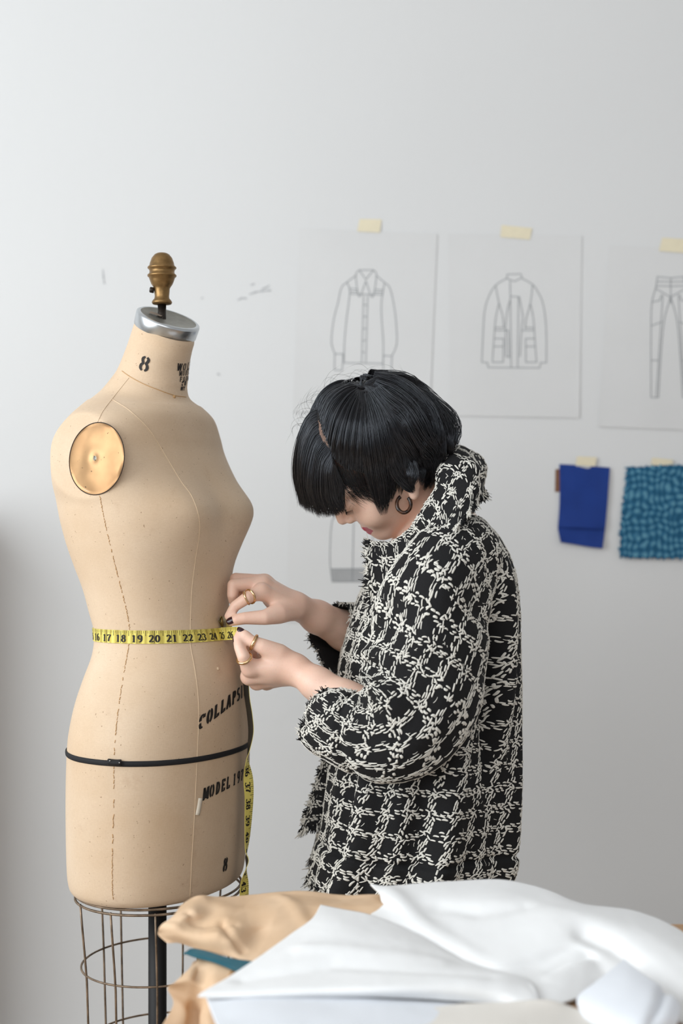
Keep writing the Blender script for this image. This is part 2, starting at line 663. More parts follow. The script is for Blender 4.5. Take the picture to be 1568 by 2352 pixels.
# stencilled writing
s, z = s_of(321, 836); stamp('stamped_number', ['stencil8'], s, z, .021, .64, .12, .10, .22)
s, z = s_of(409, 822); stamp('stamped_lettering', 'WOLF', s, z, .0128, .58, 0, .10, .20, step=1.12)
s, z = s_of(415, 836); stamp('stamped_lettering', 'MODEL', s, z, .0085, .54, 0, .11, .21, step=1.1)
s, z = s_of(414, 852); stamp('stamped_lettering', 'FORM', s, z, .0085, .58, 0, .11, .21, step=1.1)
s, z = s_of(418, 864); stamp('stamped_lettering', 'CO', s, z, .0085, .6, 0, .16, .34, step=1.0)
s, z = s_of(417, 878); stamp('stamped_lettering', 'N Y', s, z, .0078, .6, 0, .16, .3, step=.62)
s, z = s_of(456, 1676)
stamp('stamped_lettering', 'COLLAPSIBLE', s, z, .0185, .55, .12, .12, .33, rise=lambda u: .036 * math.sin(min(u, .17) / .17 * PI * .62), step=.93)
s, z = s_of(467, 1838)
stamp('stamped_lettering', 'MODEL 1978', s, z, .0175, .5, .1, .11, .29, rise=lambda u: .012 * math.sin(min(u, .14) / .14 * PI * .55), step=.98)
s, z = s_of(512, 2001); stamp('stamped_number', ['stencil8'], s, z, .0185, .5, .06, .14, .34)


def surf_line(name, pix, r, mat, n=60, jitter=0.0, dashes=None):
    pts = catmull(pix, n)
    mb = MB()
    q = np.array([hit(x, y, r * .5)[0] for x, y in pts])
    if dashes is None:
        mb.tube(q, r, 5)
    else:
        for i in range(0, n - 1):
            a, c = q[i], q[i] + (q[i + 1] - q[i]) * rng.uniform(.7, 1.1)
            side = nrm(np.cross(c - a, hit(*pts[i])[1])) * (jitter * (.7 if i % 3 else -.8) * rng.uniform(.2, .9))
            if rng.random() < .88:
                mb.tube([a - side, (a + c) / 2, c + side * .4], r * rng.uniform(.6, 1.1), 4)
    return mb.build(name, mat, form)


# hand-sewn side seam and the pale machine seams
surf_line('side_seam', [(229, 1138), (240, 1195), (255, 1260), (275, 1340), (290, 1400), (297, 1444), (296, 1480), (282, 1560), (269, 1650), (262, 1740), (261, 1850), (258, 1960), (258, 2040), (260, 2066)], .00062, M_thread, 130, .0015, True)
surf_line('princess_seam', [(257, 917), (300, 945), (345, 990), (385, 1055), (415, 1105), (440, 1140), (456, 1185), (458, 1225), (448, 1290), (440, 1360), (437, 1440), (437, 1480), (446, 1530), (454, 1590), (456, 1650), (452, 1750), (446, 1880), (440, 1980), (436, 2066)], .0006, M_pale, 140)
surf_line('shoulder_seam', [(296, 868), (276, 893), (257, 917), (236, 945), (224, 970)], .0005, M_pale, 30)
surf_line('neck_seam', [(280, 852), (300, 866), (330, 882), (365, 896), (400, 908), (427, 912)], .0006, M_thread, 40)
p0, n0 = hit(430, 1850)
mb = MB()
q = np.array([hit(x, y, .0012)[0] for x, y in [(459, 1833), (456, 1852), (452, 1872)]])
mb.tube(catmull(q, 8), .0042, 6, flat=.3, up=n0)
mb.build('tape_scrap', plain('cream_tape', lin((236, 226, 208)), .5), form)
for x, y, m_ in ((400, 911, M_thread), (500, 1536, M_pale)):
    p, n = hit(x, y, .0)
    mb = MB(); mb.lathe([(.0028, 0), (.0026, .0012), (.0012, .002)], p, n, 10)
    mb.build('thread_knot', m_, form)

# hip band of black elastic
mb = MB()
zb = zpx(1738)
pts = []
for t in np.linspace(-PI, PI, 140, endpoint=False):
    d = FWD * math.cos(t) + RGT * math.sin(t)
    zz = zb + .018 - .0025 * math.cos(t)
    k = int(np.argmin(np.abs(ZR - zz)))
    j = np.argmin(np.abs(TH - t))
    p, n = snap(np.array([G[k, j, 0], G[k, j, 1], zz]), .0010)
    pts.append(p)
pts = np.array(pts)
mb.tube(pts, .0041, 8, closed=True, flat=1.0)
V = mb.v[0].reshape(140, 8, 3)
ctr = pts[:, None, :]
rad = pts - AX; rad[:, 2] = 0; rad /= np.linalg.norm(rad, axis=1)[:, None]
dv = V - ctr
dr = (dv * rad[:, None, :]).sum(2)
V = V - rad[:, None, :] * (dr * .72)[..., None]
mb.v[0] = V.reshape(-1, 3)
# overlap tab with its pins
tabp = np.array([hit(x, y, .0028)[0] for x, y in [(250, 1749), (265, 1751), (279, 1751)]])
mb.tube(catmull(tabp, 8), .0052, 8, flat=.9, up=(0, 0, 1))
band = mb.build('hip_band', M_elastic, form)
mb = MB()
for x, y in ((257, 1746), (277, 1750)):
    p, n = hit(x, y, .0075)
    mb.lathe([(.0011, 0), (.0009, .0008), (.0003, .0012)], p, n, 8)
mb.build('pin_head', M_alu, band)

# armhole plates
for s in (1, -1):
    c, n = PL_C[s], PL_N[s]
    e1 = nrm(UPV - n * n[2]); e1 = nrm(e1 - np.cross(n, e1) * .34 * s); e2 = np.cross(n, e1)
    rr, tt = np.linspace(0, 1, 22), np.linspace(0, 2 * PI, 72, endpoint=False)
    Gp = np.zeros((22, 72, 3))
    for i, r in enumerate(rr):
        x = np.cos(tt) * r * .0520; y = np.sin(tt) * r * .0550
        dent = .0042 * (1 - r ** 2.4) - .0030 * math.exp(-(r / .14) ** 2)
        dn = dent + .0019 * value_noise(np.stack([x * 38, y * 38, np.full_like(x, 3.0 + s)], -1)) * (r < .97)
        Gp[i] = c + np.outer(x, e1) + np.outer(y, e2) + np.outer(dn, n) - n * .0012
    mb = MB(); mb.grid(Gp, closed_u=True)
    m = NT('worn_brass_plate'); vv = m.obj()
    spk = m.noise(vv, 130, 2)
    m.set(Base_Color=m.mix(m.ramp(spk, [(.70, (0, 0, 0)), (.735, (1, 1, 1))]), m.ramp(m.noise(vv, 20), [(.3, lin((160, 122, 84))), (.7, lin((186, 148, 106)))]), lin((60, 44, 34))), Roughness=.42, Metallic=.72)
    pl = mb.build('arm_plate', m.m, form)
    mb = MB(); mb.lathe([(.0052, 0), (.0050, .0012), (.0034, .0022), (.0, .0024)], c + n * .0002, n, 20)
    sl = np.cross(n, nrm(e1 + e2)); mb.box(c + n * .0026, (.0082, .0011, .0008), rot=np.stack([nrm(e1 + e2), sl, n], 1))
    mb.build('screw', M_dull, pl)
    rim = np.array([c + e1 * math.cos(t) * .0528 + e2 * math.sin(t) * .0558 - n * .0012 for t in np.linspace(0, 2 * PI, 64, endpoint=False)])
    mb = MB(); mb.tube(rim, .0007, 6, closed=True, up=n); mb.build('plate_rim', M_dark, pl)

# neck cap, rod and finial
cn = nrm((.30, -.33, .89))
cc = P(383, 744, -.006)
prof = [(.0455, -.0116), (.0484, -.0116), (.0492, -.0108), (.0502, .0065), (.0496, .0090), (.0470, .0106), (.0440, .0104), (.0410, .0092), (.025, .0078), (.008, .0062), (.0005, .006)]
mb = MB(); mb.lathe(prof, cc, cn, 64)
ci = np.array([1 if i >= 6 * 64 else 0 for i in range(len(mb.f))]); mb.m = list(ci)
cap = mb.build('neck_cap', [M_alu, M_dull], form)
mb = MB()
e1 = nrm(np.cross(cn, (0, 1, 0))); e2 = np.cross(cn, e1)
mb.add([cc + cn * .0105 + e1 * a + e2 * c for a, c in ((.010, -.004), (.030, -.002), (.029, .011), (.010, .009))], [(0, 1, 2, 3)])
mb.build('tape_patch', plain('old_tape', lin((148, 132, 118)), .6), cap, smooth=False)
fx = P(371.8, 640, -.004)
zt = lambda yy: CAMZ - ((570 + yy / 8.71) - 1176) / (FPX / 2.196)
fin = [(100, 95), (108, 112), (130, 150), (200, 205), (300, 240), (350, 250), (380, 284), (395, 290), (412, 280), (435, 255), (470, 248), (510, 254), (535, 286), (552, 292), (570, 284), (592, 258), (650, 240), (720, 212), (780, 172), (812, 156), (880, 152), (960, 143), (1010, 152), (1045, 184), (1075, 201), (1100, 200), (1122, 182), (1132, 95)]
mb = MB()
mb.lathe([(w / 8.71 / SCL, zt(y)) for y, w in fin][::-1], (fx[0], fx[1], 0), (0, 0, 1), 40)
fn = mb.build('finial', M_bronze, form)
mb = MB(); mb.lathe([(.0045, 0), (.0045, .006), (.003, .007)], (fx[0] - .0118, fx[1] - .003, zt(850)), (-1, -.2, .15), 10)
mb.build('set_screw', M_steel, fn)
mb = MB(); mb.lathe([(.0066, 1.52), (.0066, zt(1128))], (fx[0], fx[1], 0), (0, 0, 1), 20); mb.build('neck_rod', M_steel, form)

# centre pole, base and wire cage
px0 = P(361.5, 2200, 0.0)[0]
mb = MB(); mb.lathe([(.0142, .05), (.0142, .675)], (px0, 0, 0), (0, 0, 1), 24); mb.build('pole', M_iron, form)
mb = MB()
mb.lathe([(.05, .05), (.045, .09), (.022, .11), (.0155, .16)], (px0, 0, 0), (0, 0, 1), 24)
mb.build('base_hub', M_iron, form)
for k in range(4):
    t = PI / 4 + k * PI / 2 + .3
    d = np.array([math.cos(t), math.sin(t), 0])
    mb = MB(); mb.tube(catmull([np.array([px0, 0, .08]) + d * .02, np.array([px0, 0, .07]) + d * .12, np.array([px0, 0, .045]) + d * .22], 12), np.linspace(.016, .011, 12), 8)
    ft = mb.build('foot', M_iron, form)
    mb = MB(); mb.lathe([(.019, -.011), (.021, -.006), (.021, .006), (.019, .011)], np.array([px0, 0, .021]) + d * .22, np.cross(d, UPV), 20)
    mb.build('caster', M_iron, ft)
RW = {0: (.664, .139, .121), 1: (.556, .126, .1145), 2: (.434, .122, .110), 3: (.31, .118, .106)}


def cage_pt(t, z):
    zs = [RW[k][0] for k in (3, 2, 1, 0)]
    w = np.interp(z, zs, [RW[k][1] for k in (3, 2, 1, 0)])
    d = np.interp(z, zs, [RW[k][2] for k in (3, 2, 1, 0)])
    return np.array([FX, 0, z]) + RGT * w * math.sin(t) + FWD * d * math.cos(t)


for k in RW:
    mb = MB(); mb.tube([cage_pt(t, RW[k][0]) for t in np.linspace(0, 2 * PI, 80, endpoint=False)], .0017 if k else .0020, 6, closed=True)
    mb.build('cage_ring', M_wire, form)
mb = MB(); mb.tube([cage_pt(t, .672) * (1, 1, 1) for t in np.linspace(0, 2 * PI, 80, endpoint=False)], .0020, 6, closed=True); mb.build('cage_ring', M_wire, form)


def wire_angle(pxx, front):
    best = None
    for t in np.linspace(0, 2 * PI, 720):
        p = cage_pt(t, .63)
        x = 784 + p[0] / (p[1] - CAMY) * FPX
        if (p[1] < 0) == front:
            e = abs(x - pxx)
            if best is None or e < best[0]:
                best = (e, t)
    return best[1]


for pxx, fr in ((189, True), (258, True), (358, True), (455, True), (530, True), (234, False), (277, False), (345, False), (425, False), (506, False)):
    t = wire_angle(pxx, fr)
    mb = MB(); mb.tube([cage_pt(t, z) for z in np.linspace(.666, .31, 10)], .0017, 6); mb.build('cage_wire', M_wire, form)
mb = MB()
for t in (.4, 2.5, 4.4):
    mb.tube([cage_pt(t, .31), np.array([px0, 0, .31])], .0025, 6)
mb.build('cage_brace', M_wire, form)
# ================================================================== signed-distance modelling
def rcone(p, a, b, r1, r2):
    """round cone: a limb segment that tapers from r1 at a to r2 at b"""
    a = np.asarray(a, float); b = np.asarray(b, float)
    ba = b - a
    l2 = ba @ ba
    rr = r1 - r2
    a2 = l2 - rr * rr
    if a2 <= 1e-12:
        c, r = (a, r1) if r1 > r2 else (b, r2)
        return np.linalg.norm(p - c, axis=1) - r
    il2 = 1.0 / l2
    pa = p - a
    y = pa @ ba
    z = y - l2
    x2 = ((pa * l2 - ba * y[:, None]) ** 2).sum(1)
    y2 = y * y * l2
    z2 = z * z * l2
    k = np.sign(rr) * rr * rr * x2
    d = (np.sqrt(x2 * a2 * il2) + y * rr) * il2 - r1
    m1 = np.sign(z) * a2 * z2 > k
    d = np.where(m1, np.sqrt(x2 + z2) * il2 - r2, d)
    m2 = (~m1) & (np.sign(y) * a2 * y2 < k)
    return np.where(m2, np.sqrt(x2 + y2) * il2 - r1, d)


def ell(p, c, r, R=None):
    q = p - np.asarray(c, float)
    if R is not None:
        q = q @ np.asarray(R).T
    r = np.asarray(r, float)
    k0 = np.sqrt(((q / r) ** 2).sum(1))
    k1 = np.sqrt(((q / (r * r)) ** 2).sum(1)) + 1e-9
    return k0 * (k0 - 1) / k1


def sph(p, c, r):
    return np.linalg.norm(p - np.asarray(c, float), axis=1) - r


def smin(a, b, k):
    h = np.clip(.5 + .5 * (b - a) / k, 0, 1)
    return b + (a - b) * h - k * h * (1 - h)


def smax(a, b, k):
    return -smin(-a, -b, k)


def chain(p, pts):
    d = None
    for a, b in zip(pts[:-1], pts[1:]):
        e = rcone(p, a[:3], b[:3], a[3], b[3])
        d = e if d is None else np.minimum(d, e)
    return d


def surface_nets(f, lo, hi, h, B=8, slack=1.4):
    lo = np.asarray(lo, float)
    nb = np.ceil((np.asarray(hi) - lo) / (h * B)).astype(int)
    bi = np.stack(np.meshgrid(*[np.arange(n) for n in nb], indexing='ij'), -1).reshape(-1, 3)
    cen = lo + (bi + .5) * B * h
    d = np.concatenate([f(c) for c in np.array_split(cen, max(1, len(cen) // 200000))])
    bi = bi[np.abs(d) < B * h * .87 * slack]
    loc = np.stack(np.meshgrid(*[np.arange(B + 1)] * 3, indexing='ij'), -1).reshape(-1, 3)
    cornr = np.array([[x, y, z] for x in (0, 1) for y in (0, 1) for z in (0, 1)])
    edges = [(i, j) for i in range(8) for j in range(i + 1, 8) if np.abs(cornr[i] - cornr[j]).sum() == 1]
    N = nb * B + 2
    key = lambda c: (c[:, 0] * N[1] + c[:, 1]) * N[2] + c[:, 2]
    Kc, Pc, EQ = [], [], []
    for chunk in np.array_split(bi, max(1, len(bi) // 350)):
        g = chunk[:, None, :] * B + loc[None]
        v = f((lo + g.reshape(-1, 3) * h)).reshape(len(chunk), B + 1, B + 1, B + 1)
        s = v < 0
        cs = np.stack([s[:, x:B + x, y:B + y, z:B + z] for x, y, z in cornr], -1)
        act = cs.any(-1) & ~cs.all(-1)
        w = np.argwhere(act)
        if len(w):
            cv = np.stack([v[w[:, 0], w[:, 1] + x, w[:, 2] + y, w[:, 3] + z] for x, y, z in cornr], 1)
            acc = np.zeros((len(w), 3)); cnt = np.zeros(len(w))
            for i, j in edges:
                a, b = cv[:, i], cv[:, j]
                m = (a < 0) != (b < 0)
                t = np.where(m, a / np.where(m, a - b, 1), 0)
                acc += m[:, None] * (cornr[i] + t[:, None] * (cornr[j] - cornr[i]))
                cnt += m
            cell = chunk[w[:, 0]] * B + w[:, 1:]
            Kc.append(key(cell)); Pc.append(lo + (cell + acc / cnt[:, None]) * h)
        for ax in range(3):
            sl0 = s[:, :B, :B, :B]
            o = [0, 0, 0]; o[ax] = 1
            sl1 = s[:, o[0]:B + o[0], o[1]:B + o[1], o[2]:B + o[2]]
            w = np.argwhere(sl0 != sl1)
            if len(w):
                gp = chunk[w[:, 0]] * B + w[:, 1:]
                EQ.append((ax, gp, sl0[tuple(w.T)]))
    K = np.concatenate(Kc); Pt = np.concatenate(Pc)
    od = np.argsort(K); K = K[od]; Pt = Pt[od]
    F = []
    for ax, gp, ins in EQ:
        u, v = [(1, 2), (2, 0), (0, 1)][ax]
        q = []
        for du, dv in ((0, 0), (1, 0), (1, 1), (0, 1)):
            c = gp.copy(); c[:, u] -= du; c[:, v] -= dv
            k = key(c)
            i = np.clip(np.searchsorted(K, k), 0, len(K) - 1)
            q.append(np.where(K[i] == k, i, -1))
        q = np.stack(q, 1)
        ok = (q >= 0).all(1)
        q = np.where(ins[:, None], q, q[:, ::-1])
        F.append(q[ok])
    return Pt, np.concatenate(F)


def relax(V, F, it=2, lam=.5):
    e = np.concatenate([F[:, [0, 1]], F[:, [1, 2]], F[:, [2, 3]], F[:, [3, 0]]])
    for _ in range(it):
        acc = np.zeros_like(V); cnt = np.zeros(len(V))
        for a, b in ((0, 1), (1, 0)):
            for d in range(3):
                acc[:, d] += np.bincount(e[:, a], V[e[:, b], d], len(V))
            cnt += np.bincount(e[:, a], minlength=len(V))
        V = V + lam * (acc / cnt[:, None] - V)
    return V


# ================================================================== the woman's body
def pr(px, py, y, r):
    return np.concatenate([P(px, py, y), [r]])


# head frame: bent forward about 49 degrees and rolled 20 degrees towards the camera
h_f = np.array([-.66, 0, -.75]); h_f /= np.linalg.norm(h_f)
u0 = np.array([-.75, 0, .66]); u0 /= np.linalg.norm(u0)
ro = math.radians(20)
h_u = math.cos(ro) * u0 + math.sin(ro) * np.array([0, -1.0, 0])
h_l = math.cos(ro) * np.array([0, -1.0, 0]) - math.sin(ro) * u0
HR = np.stack([h_l, h_f, h_u])                 # world -> head (left, forward, up)
h_c = P(876, 1244, .03) - (h_f * .085 - h_u * .107)


def H(l, f, u):
    return h_c + h_l * l + h_f * f + h_u * u


NECK_A = H(0, -.035, -.055)
NECK_B = P(1022, 1235, .055)


def head_sdf(p):
    q = (p - h_c) @ HR.T
    s = q.copy(); s[:, 0] = np.abs(s[:, 0])
    d = ell(q, (0, -.012, .020), (.072, .095, .088))
    d = smin(d, ell(q, (0, .030, -.035), (.058, .056, .074)), .025)
    d = smin(d, rcone(s, (.050, -.012, -.055), (.014, .064, -.092), .018, .017), .020)
    d = smin(d, sph(q, (0, .070, -.091), .0175), .012)
    d = smin(d, sph(s, (.034, .058, -.047), .026), .018)
    d = smin(d, ell(q, (0, .064, -.068), (.030, .022, .024)), .012)
    d = smin(d, rcone(s, (.012, .084, .016), (.046, .062, .012), .011, .011), .012)
    d = smax(d, -sph(s, (.031, .100, -.010), .0125), .010)
    d = smin(d, ell(s, (.032, .0735, -.010), (.0155, .0125, .0118)), .003)
    d = smax(d, -(np.abs((s - (.032, .0865, -.0165)) @ np.array([0, .35, .94])) - .0003 + 40 * ((s[:, 0] - .032) ** 2) * 0 + np.where((np.abs(s[:, 0] - .032) < .015) & (s[:, 1] > .07), 0, 1)), .0012)
    d = smin(d, rcone(q, (0, .082, .004), (0, .0985, -.033), .0075, .0092), .010)
    d = smin(d, ell(s, (.0105, .0885, -.040), (.0075, .0095, .0065)), .006)
    d = smax(d, -ell(s, (.0062, .0905, -.0475), (.0030, .0045, .0035)), .002)
    lip = np.minimum(rcone(s, (.003, .0845, -.0705), (.023, .0725, -.0685), .0058, .0030), rcone(s, (0, .0835, -.0795), (.021, .0725, -.0715), .0062, .0030))
    d = smin(d, lip, .004)
    # ears
    e = ell(s, (.0725, -.009, -.036), (.0085, .018, .031), np.array([[.93, .36, 0], [-.36, .93, 0], [0, 0, 1]]))
    e = smax(e, -ell(s, (.081, -.004, -.034), (.0065, .010, .019)), .004)
    e = smin(e, sph(s, (.071, .000, -.068), .0075), .008)
    d = smin(d, e, .005)
    n = rcone(p, NECK_A, NECK_B, .050, .056)
    return smin(d, n, .022)


def torso_sdf(p):
    cy = .055
    d = rcone(p, P(1015, 1290, cy), P(985, 1480, cy), .085, .098)
    d = smin(d, rcone(p, P(985, 1480, cy), P(965, 1900, cy), .098, .105), .05)
    d = smin(d, rcone(p, P(1020, 1275, cy - .10), P(1020, 1275, cy + .12), .050, .050), .06)
    return d


# right (far) and left (near) arm
RA = [pr(1022, 1300, .20, .046), pr(1000, 1560, .235, .040), pr(795, 1450, .085, .031), pr(728, 1417, .035, .0245), pr(682, 1393, .0, .0188)]
LA = [pr(1024, 1300, -.105, .046), pr(955, 1676, -.172, .037), pr(790, 1612, -.125, .030), pr(727, 1570, -.103, .0235), pr(684, 1541, -.085, .0195)]
RH = dict(
    palm=[(pr(678, 1398, -.012, .016), pr(600, 1359, -.040, .0118)), (pr(676, 1388, .0, .0165), pr(604, 1342, -.020, .0118)), (pr(676, 1386, .008, .0150), pr(608, 1337, .000, .0112)), (pr(678, 1392, .016, .0140), pr(618, 1346, .020, .0100)), (pr(640, 1385, -.010, .0185), pr(625, 1372, -.012, .0165))],
    thumb=[pr(665, 1402, -.022, .0165), pr(640, 1409, -.042, .0160), pr(608, 1418, -.060, .0115), pr(562, 1420, -.066, .0092), pr(545, 1423, -.066, .0086), pr(532, 1428, -.064, .0066)],
    fingers=[[pr(600, 1359, -.040, .0120), pr(568, 1373, -.058, .0094), pr(540, 1392, -.056, .0080), pr(525, 1415, -.054, .0066)],
             [pr(604, 1341, -.020, .0115), pr(536, 1344, -.036, .0095), pr(534, 1366, -.038, .0085), pr(535, 1379, -.032, .0072)],
             [pr(608, 1336, .000, .0110), pr(541, 1329, -.010, .0090), pr(538, 1351, -.012, .0080), pr(548, 1372, -.006, .0068)],
             [pr(618, 1345, .020, .0096), pr(568, 1338, .014, .0080), pr(562, 1358, .010, .0070), pr(570, 1376, .008, .0060)]])
LH = dict(
    palm=[(pr(680, 1534, -.088, .0165), pr(575, 1533, -.088, .0120)), (pr(681, 1543, -.082, .0165), pr(572, 1554, -.072, .0118)), (pr(682, 1547, -.076, .0155), pr(590, 1566, -.050, .0115)), (pr(684, 1548, -.070, .0145), pr(612, 1568, -.028, .0105)), (pr(650, 1528, -.078, .0180), pr(625, 1535, -.078, .0180))],
    thumb=[pr(672, 1525, -.080, .0165), pr(640, 1503, -.086, .0160), pr(603, 1485, -.092, .0118), pr(577, 1473, -.092, .0090), pr(563, 1460, -.090, .0080), pr(552, 1452, -.086, .0060)],
    fingers=[[pr(573, 1535, -.090, .0122), pr(559, 1508, -.104, .0095), pr(550, 1487, -.100, .0082), pr(545, 1467, -.090, .0066)],
             [pr(572, 1554, -.072, .0116), pr(570, 1527, -.042, .0094), pr(568, 1500, -.040, .0082), pr(562, 1480, -.052, .0068)],
             [pr(590, 1566, -.050, .0112), pr(585, 1540, -.018, .0090), pr(584, 1515, -.018, .0080), pr(580, 1497, -.030, .0068)],
             [pr(612, 1568, -.028, .0098), pr(606, 1545, .000, .0080), pr(602, 1524, .000, .0072), pr(597, 1508, -.010, .0060)]])


def hand_sdf(p, hd):
    d = None
    for a, b in hd['palm']:
        e = rcone(p, a[:3], b[:3], a[3], b[3])
        d = e if d is None else smin(d, e, .010)
    d = smin(d, chain(p, hd['thumb']), .009)
    out = d
    for fg in hd['fingers']:
        out = np.minimum(out, smin(d, chain(p, fg), .0075))
    return out


def arm_sdf(p, arm, hd):
    d = None
    for a, b in zip(arm[:-1], arm[1:]):
        e = rcone(p, a[:3], b[:3], a[3], b[3])
        d = e if d is None else smin(d, e, .012)
    out = d.copy()
    m = np.linalg.norm(p - hd['palm'][0][1][:3], axis=1) < .17
    if m.any():
        out[m] = smin(d[m], hand_sdf(p[m], hd), .014)
    return out


GROUPS = []


def bound(pts, pad):
    q = np.array([x[:3] for x in pts])
    return q.min(0) - pad, q.max(0) + pad


GROUPS.append((h_c - .16, h_c + .16, head_sdf))
GROUPS[0] = (np.minimum(h_c, NECK_B) - .15, np.maximum(h_c, NECK_B) + .15, head_sdf)
GROUPS.append((P(965, 1900, .055) - .2, P(1020, 1275, .2) + .25, torso_sdf))
for arm, hd in ((RA, RH), (LA, LH)):
    allp = arm + [b for a, b in hd['palm']] + hd['thumb'] + sum(hd['fingers'], [])
    l, h = bound(allp, .07)
    GROUPS.append((l, h, lambda p, arm=arm, hd=hd: arm_sdf(p, arm, hd)))


def body_sdf(p):
    out = np.full(len(p), .2)
    for l, h, fn in GROUPS:
        m = ((p > l - .05) & (p < h + .05)).all(1)
        if m.any():
            out[m] = smin(out[m], fn(p[m]), .012)
    return out


lo = np.min([g[0] for g in GROUPS], 0); hi = np.max([g[1] for g in GROUPS], 0)
bV, bF = surface_nets(body_sdf, lo, hi, .0016)
bV = relax(bV, bF, 1, .4)

person = thing('person', 'person in a black and white tweed jacket bending to measure the dress form', 'person', (.13, .055, 0))

skin = NT('skin')
vv = skin.obj()
base = skin.ramp(skin.noise(vv, 16, 3), [(.3, lin((232, 190, 168))), (.7, lin((240, 204, 184)))])
base = skin.mix(skin.ramp(skin.noise(vv, 420, 2), [(.55, (0, 0, 0)), (.8, (.16, .16, .16))]), base, lin((196, 132, 112)))
skin.set(Base_Color=base, Roughness=.46)
skin.b.inputs['Subsurface Weight'].default_value = .22
skin.b.inputs['Subsurface Radius'].default_value = (.012, .0045, .0025)
skin.b.inputs['Subsurface Scale'].default_value = .5
skin.bump(skin.noise(vv, 700, 3), .10, .0004)
M_skin = skin.m
M_lip = plain('lipstick', lin((186, 26, 60)), .35)
M_scalp = plain('shaved_hair', lin((84, 62, 54)), .7, var=.3, scale=260)
M_polish = plain('nail_polish', lin((46, 14, 24)), .12, var=.02)
M_ring = plain('gold', lin((228, 192, 146)), .2, 1.0, .03)
M_tort = NT('tortoiseshell')
M_tort.set(Base_Color=M_tort.ramp(M_tort.noise(M_tort.obj(), 110, 2), [(.42, lin((22, 14, 12))), (.6, lin((84, 50, 30)))]), Roughness=.15)
M_tort = M_tort.m

ctr = bV[bF].mean(1)
q = (ctr - h_c) @ HR.T
inl = (np.linalg.norm(q, axis=1) < .14) & (np.abs(q[:, 0]) < .024) & (q[:, 1] > .0725) & (q[:, 2] < -.0655 + .12 * np.abs(q[:, 0])) & (q[:, 2] > -.0858 + .45 * np.abs(q[:, 0]))
body = mesh_obj('body', bV, bF, [M_skin, M_lip], person, True, inl.astype(int))


def nail(hd, root, tip, side, w, l, name='fingernail'):
    """nail plate on the last joint: side = direction the nail faces"""
    a, b = root[:3], tip[:3]
    t = nrm(b - a)
    n = nrm(side - t * np.dot(side, t)); s = np.cross(t, n)
    Gn = np.zeros((9, 11, 3))
    for i, v in enumerate(np.linspace(-1, 1, 9)):
        for j, u in enumerate(np.linspace(-1, 1, 11)):
            ww = w * (1 if v < .45 else math.sqrt(max(0, 1 - ((v - .45) / .58) ** 2)) * .8 + .2)
            ang = u * .95
            r = tip[3] + .0006
            Gn[i, j] = b + t * (v * l * .5 - .0005) + (n * math.cos(ang) * r + s * math.sin(ang) * r * (ww / r) / math.sin(.95)) * (1 - .10 * max(v, 0))
    mb = MB(); mb.grid(Gn)
    o = mb.build(name, M_polish, person)
    so = o.modifiers.new('s', 'SOLIDIFY'); so.thickness = .0009; so.offset = 0
    return o


nail(RH, RH['thumb'][-2], RH['thumb'][-1], np.array([-.15, -.9, .55]), .0058, .0135)
nail(LH, LH['thumb'][-2], LH['thumb'][-1], np.array([.25, -.62, .75]), .0050, .0125)
nail(RH, RH['fingers'][0][-2], RH['fingers'][0][-1], np.array([-.7, .7, .1]), .0052, .011)
nail(LH, LH['fingers'][0][-2], LH['fingers'][0][-1], np.array([-.9, .45, 0]), .0052, .011)


def finger_ring(a, b, t, r, w, mat=None, name='ring'):
    c = a[:3] * (1 - t) + b[:3] * t
    ax = nrm(b[:3] - a[:3])
    fr = a[3] * (1 - t) + b[3] * t + r
    mb = MB()
    e1 = nrm(np.cross(ax, (0, 1, .2))); e2 = np.cross(ax, e1)
    pts = [c + e1 * math.cos(k) * fr + e2 * math.sin(k) * fr for k in np.linspace(0, 2 * PI, 40, endpoint=False)]
    V, F = tube(pts, w, 10, closed=True, up=ax)
    mb.add(V, F)
    return mb.build(name, M_ring, person)


f0 = RH['fingers'][0]
finger_ring(f0[0], f0[1], .80, .0006, .0018)
# wrap ring: a curl that ends in two drops
c = f0[1][:3]; ax = nrm(f0[2][:3] - f0[1][:3]); rr = f0[1][3] + .0003
e1 = nrm(np.cross(ax, (0, 1, 0))); e2 = np.cross(ax, e1)
ts = np.linspace(-2.3, 2.9, 34)
pts = [c + ax * (.0036 - .0016 * abs(k)) + e1 * math.cos(k) * rr + e2 * math.sin(k) * rr for k in ts]
mb = MB(); mb.tube(pts, .0015 + .0010 * np.clip((np.abs(ts) - 1.6) / 1.0, 0, 1), 10)
mb.build('ring', M_ring, person)
f1 = LH['fingers'][0]
finger_ring(f1[0], f1[1], .85, .0006, .0023)
finger_ring(LH['thumb'][2], LH['thumb'][3], .78, .0008, .0027)

# earring: open tortoiseshell hoop under the near ear
ec = P(927, 1158, (H(.074, .0, -.072))[1])
pts = [ec + np.array([math.cos(t) * .0105, math.sin(t) * .0035, math.sin(t) * .0128]) for t in np.radians(np.linspace(118, 118 + 292, 40))]
mb = MB(); mb.tube(catmull(pts, 60), .0029, 12); mb.build('earring', M_tort, person)
ec2 = H(-.076, .0, -.078)
pts = [ec2 + np.array([math.cos(t) * .0105, math.sin(t) * .0035, math.sin(t) * .0128 - .006]) for t in np.radians(np.linspace(118, 118 + 292, 40))]
mb = MB(); mb.tube(catmull(pts, 60), .0029, 12); mb.build('earring', M_tort, person)
# lashes of the lowered lids
for sgn in (1, -1):
    mb = MB()
    for k in np.linspace(-1, 1, 40):
        a = H(sgn * (.032 + k * .0145), .0868 - .0085 * k * k, -.0165 - .0015 * k * k)
        mb.tube([a, a + h_f * .002 - h_u * .003 + h_l * sgn * k * .002, a + h_f * .0035 - h_u * .005 + h_l * sgn * k * .004], [.00022, .00016, .00006], 4)
    mb.build('eyelashes', M_iron, person)
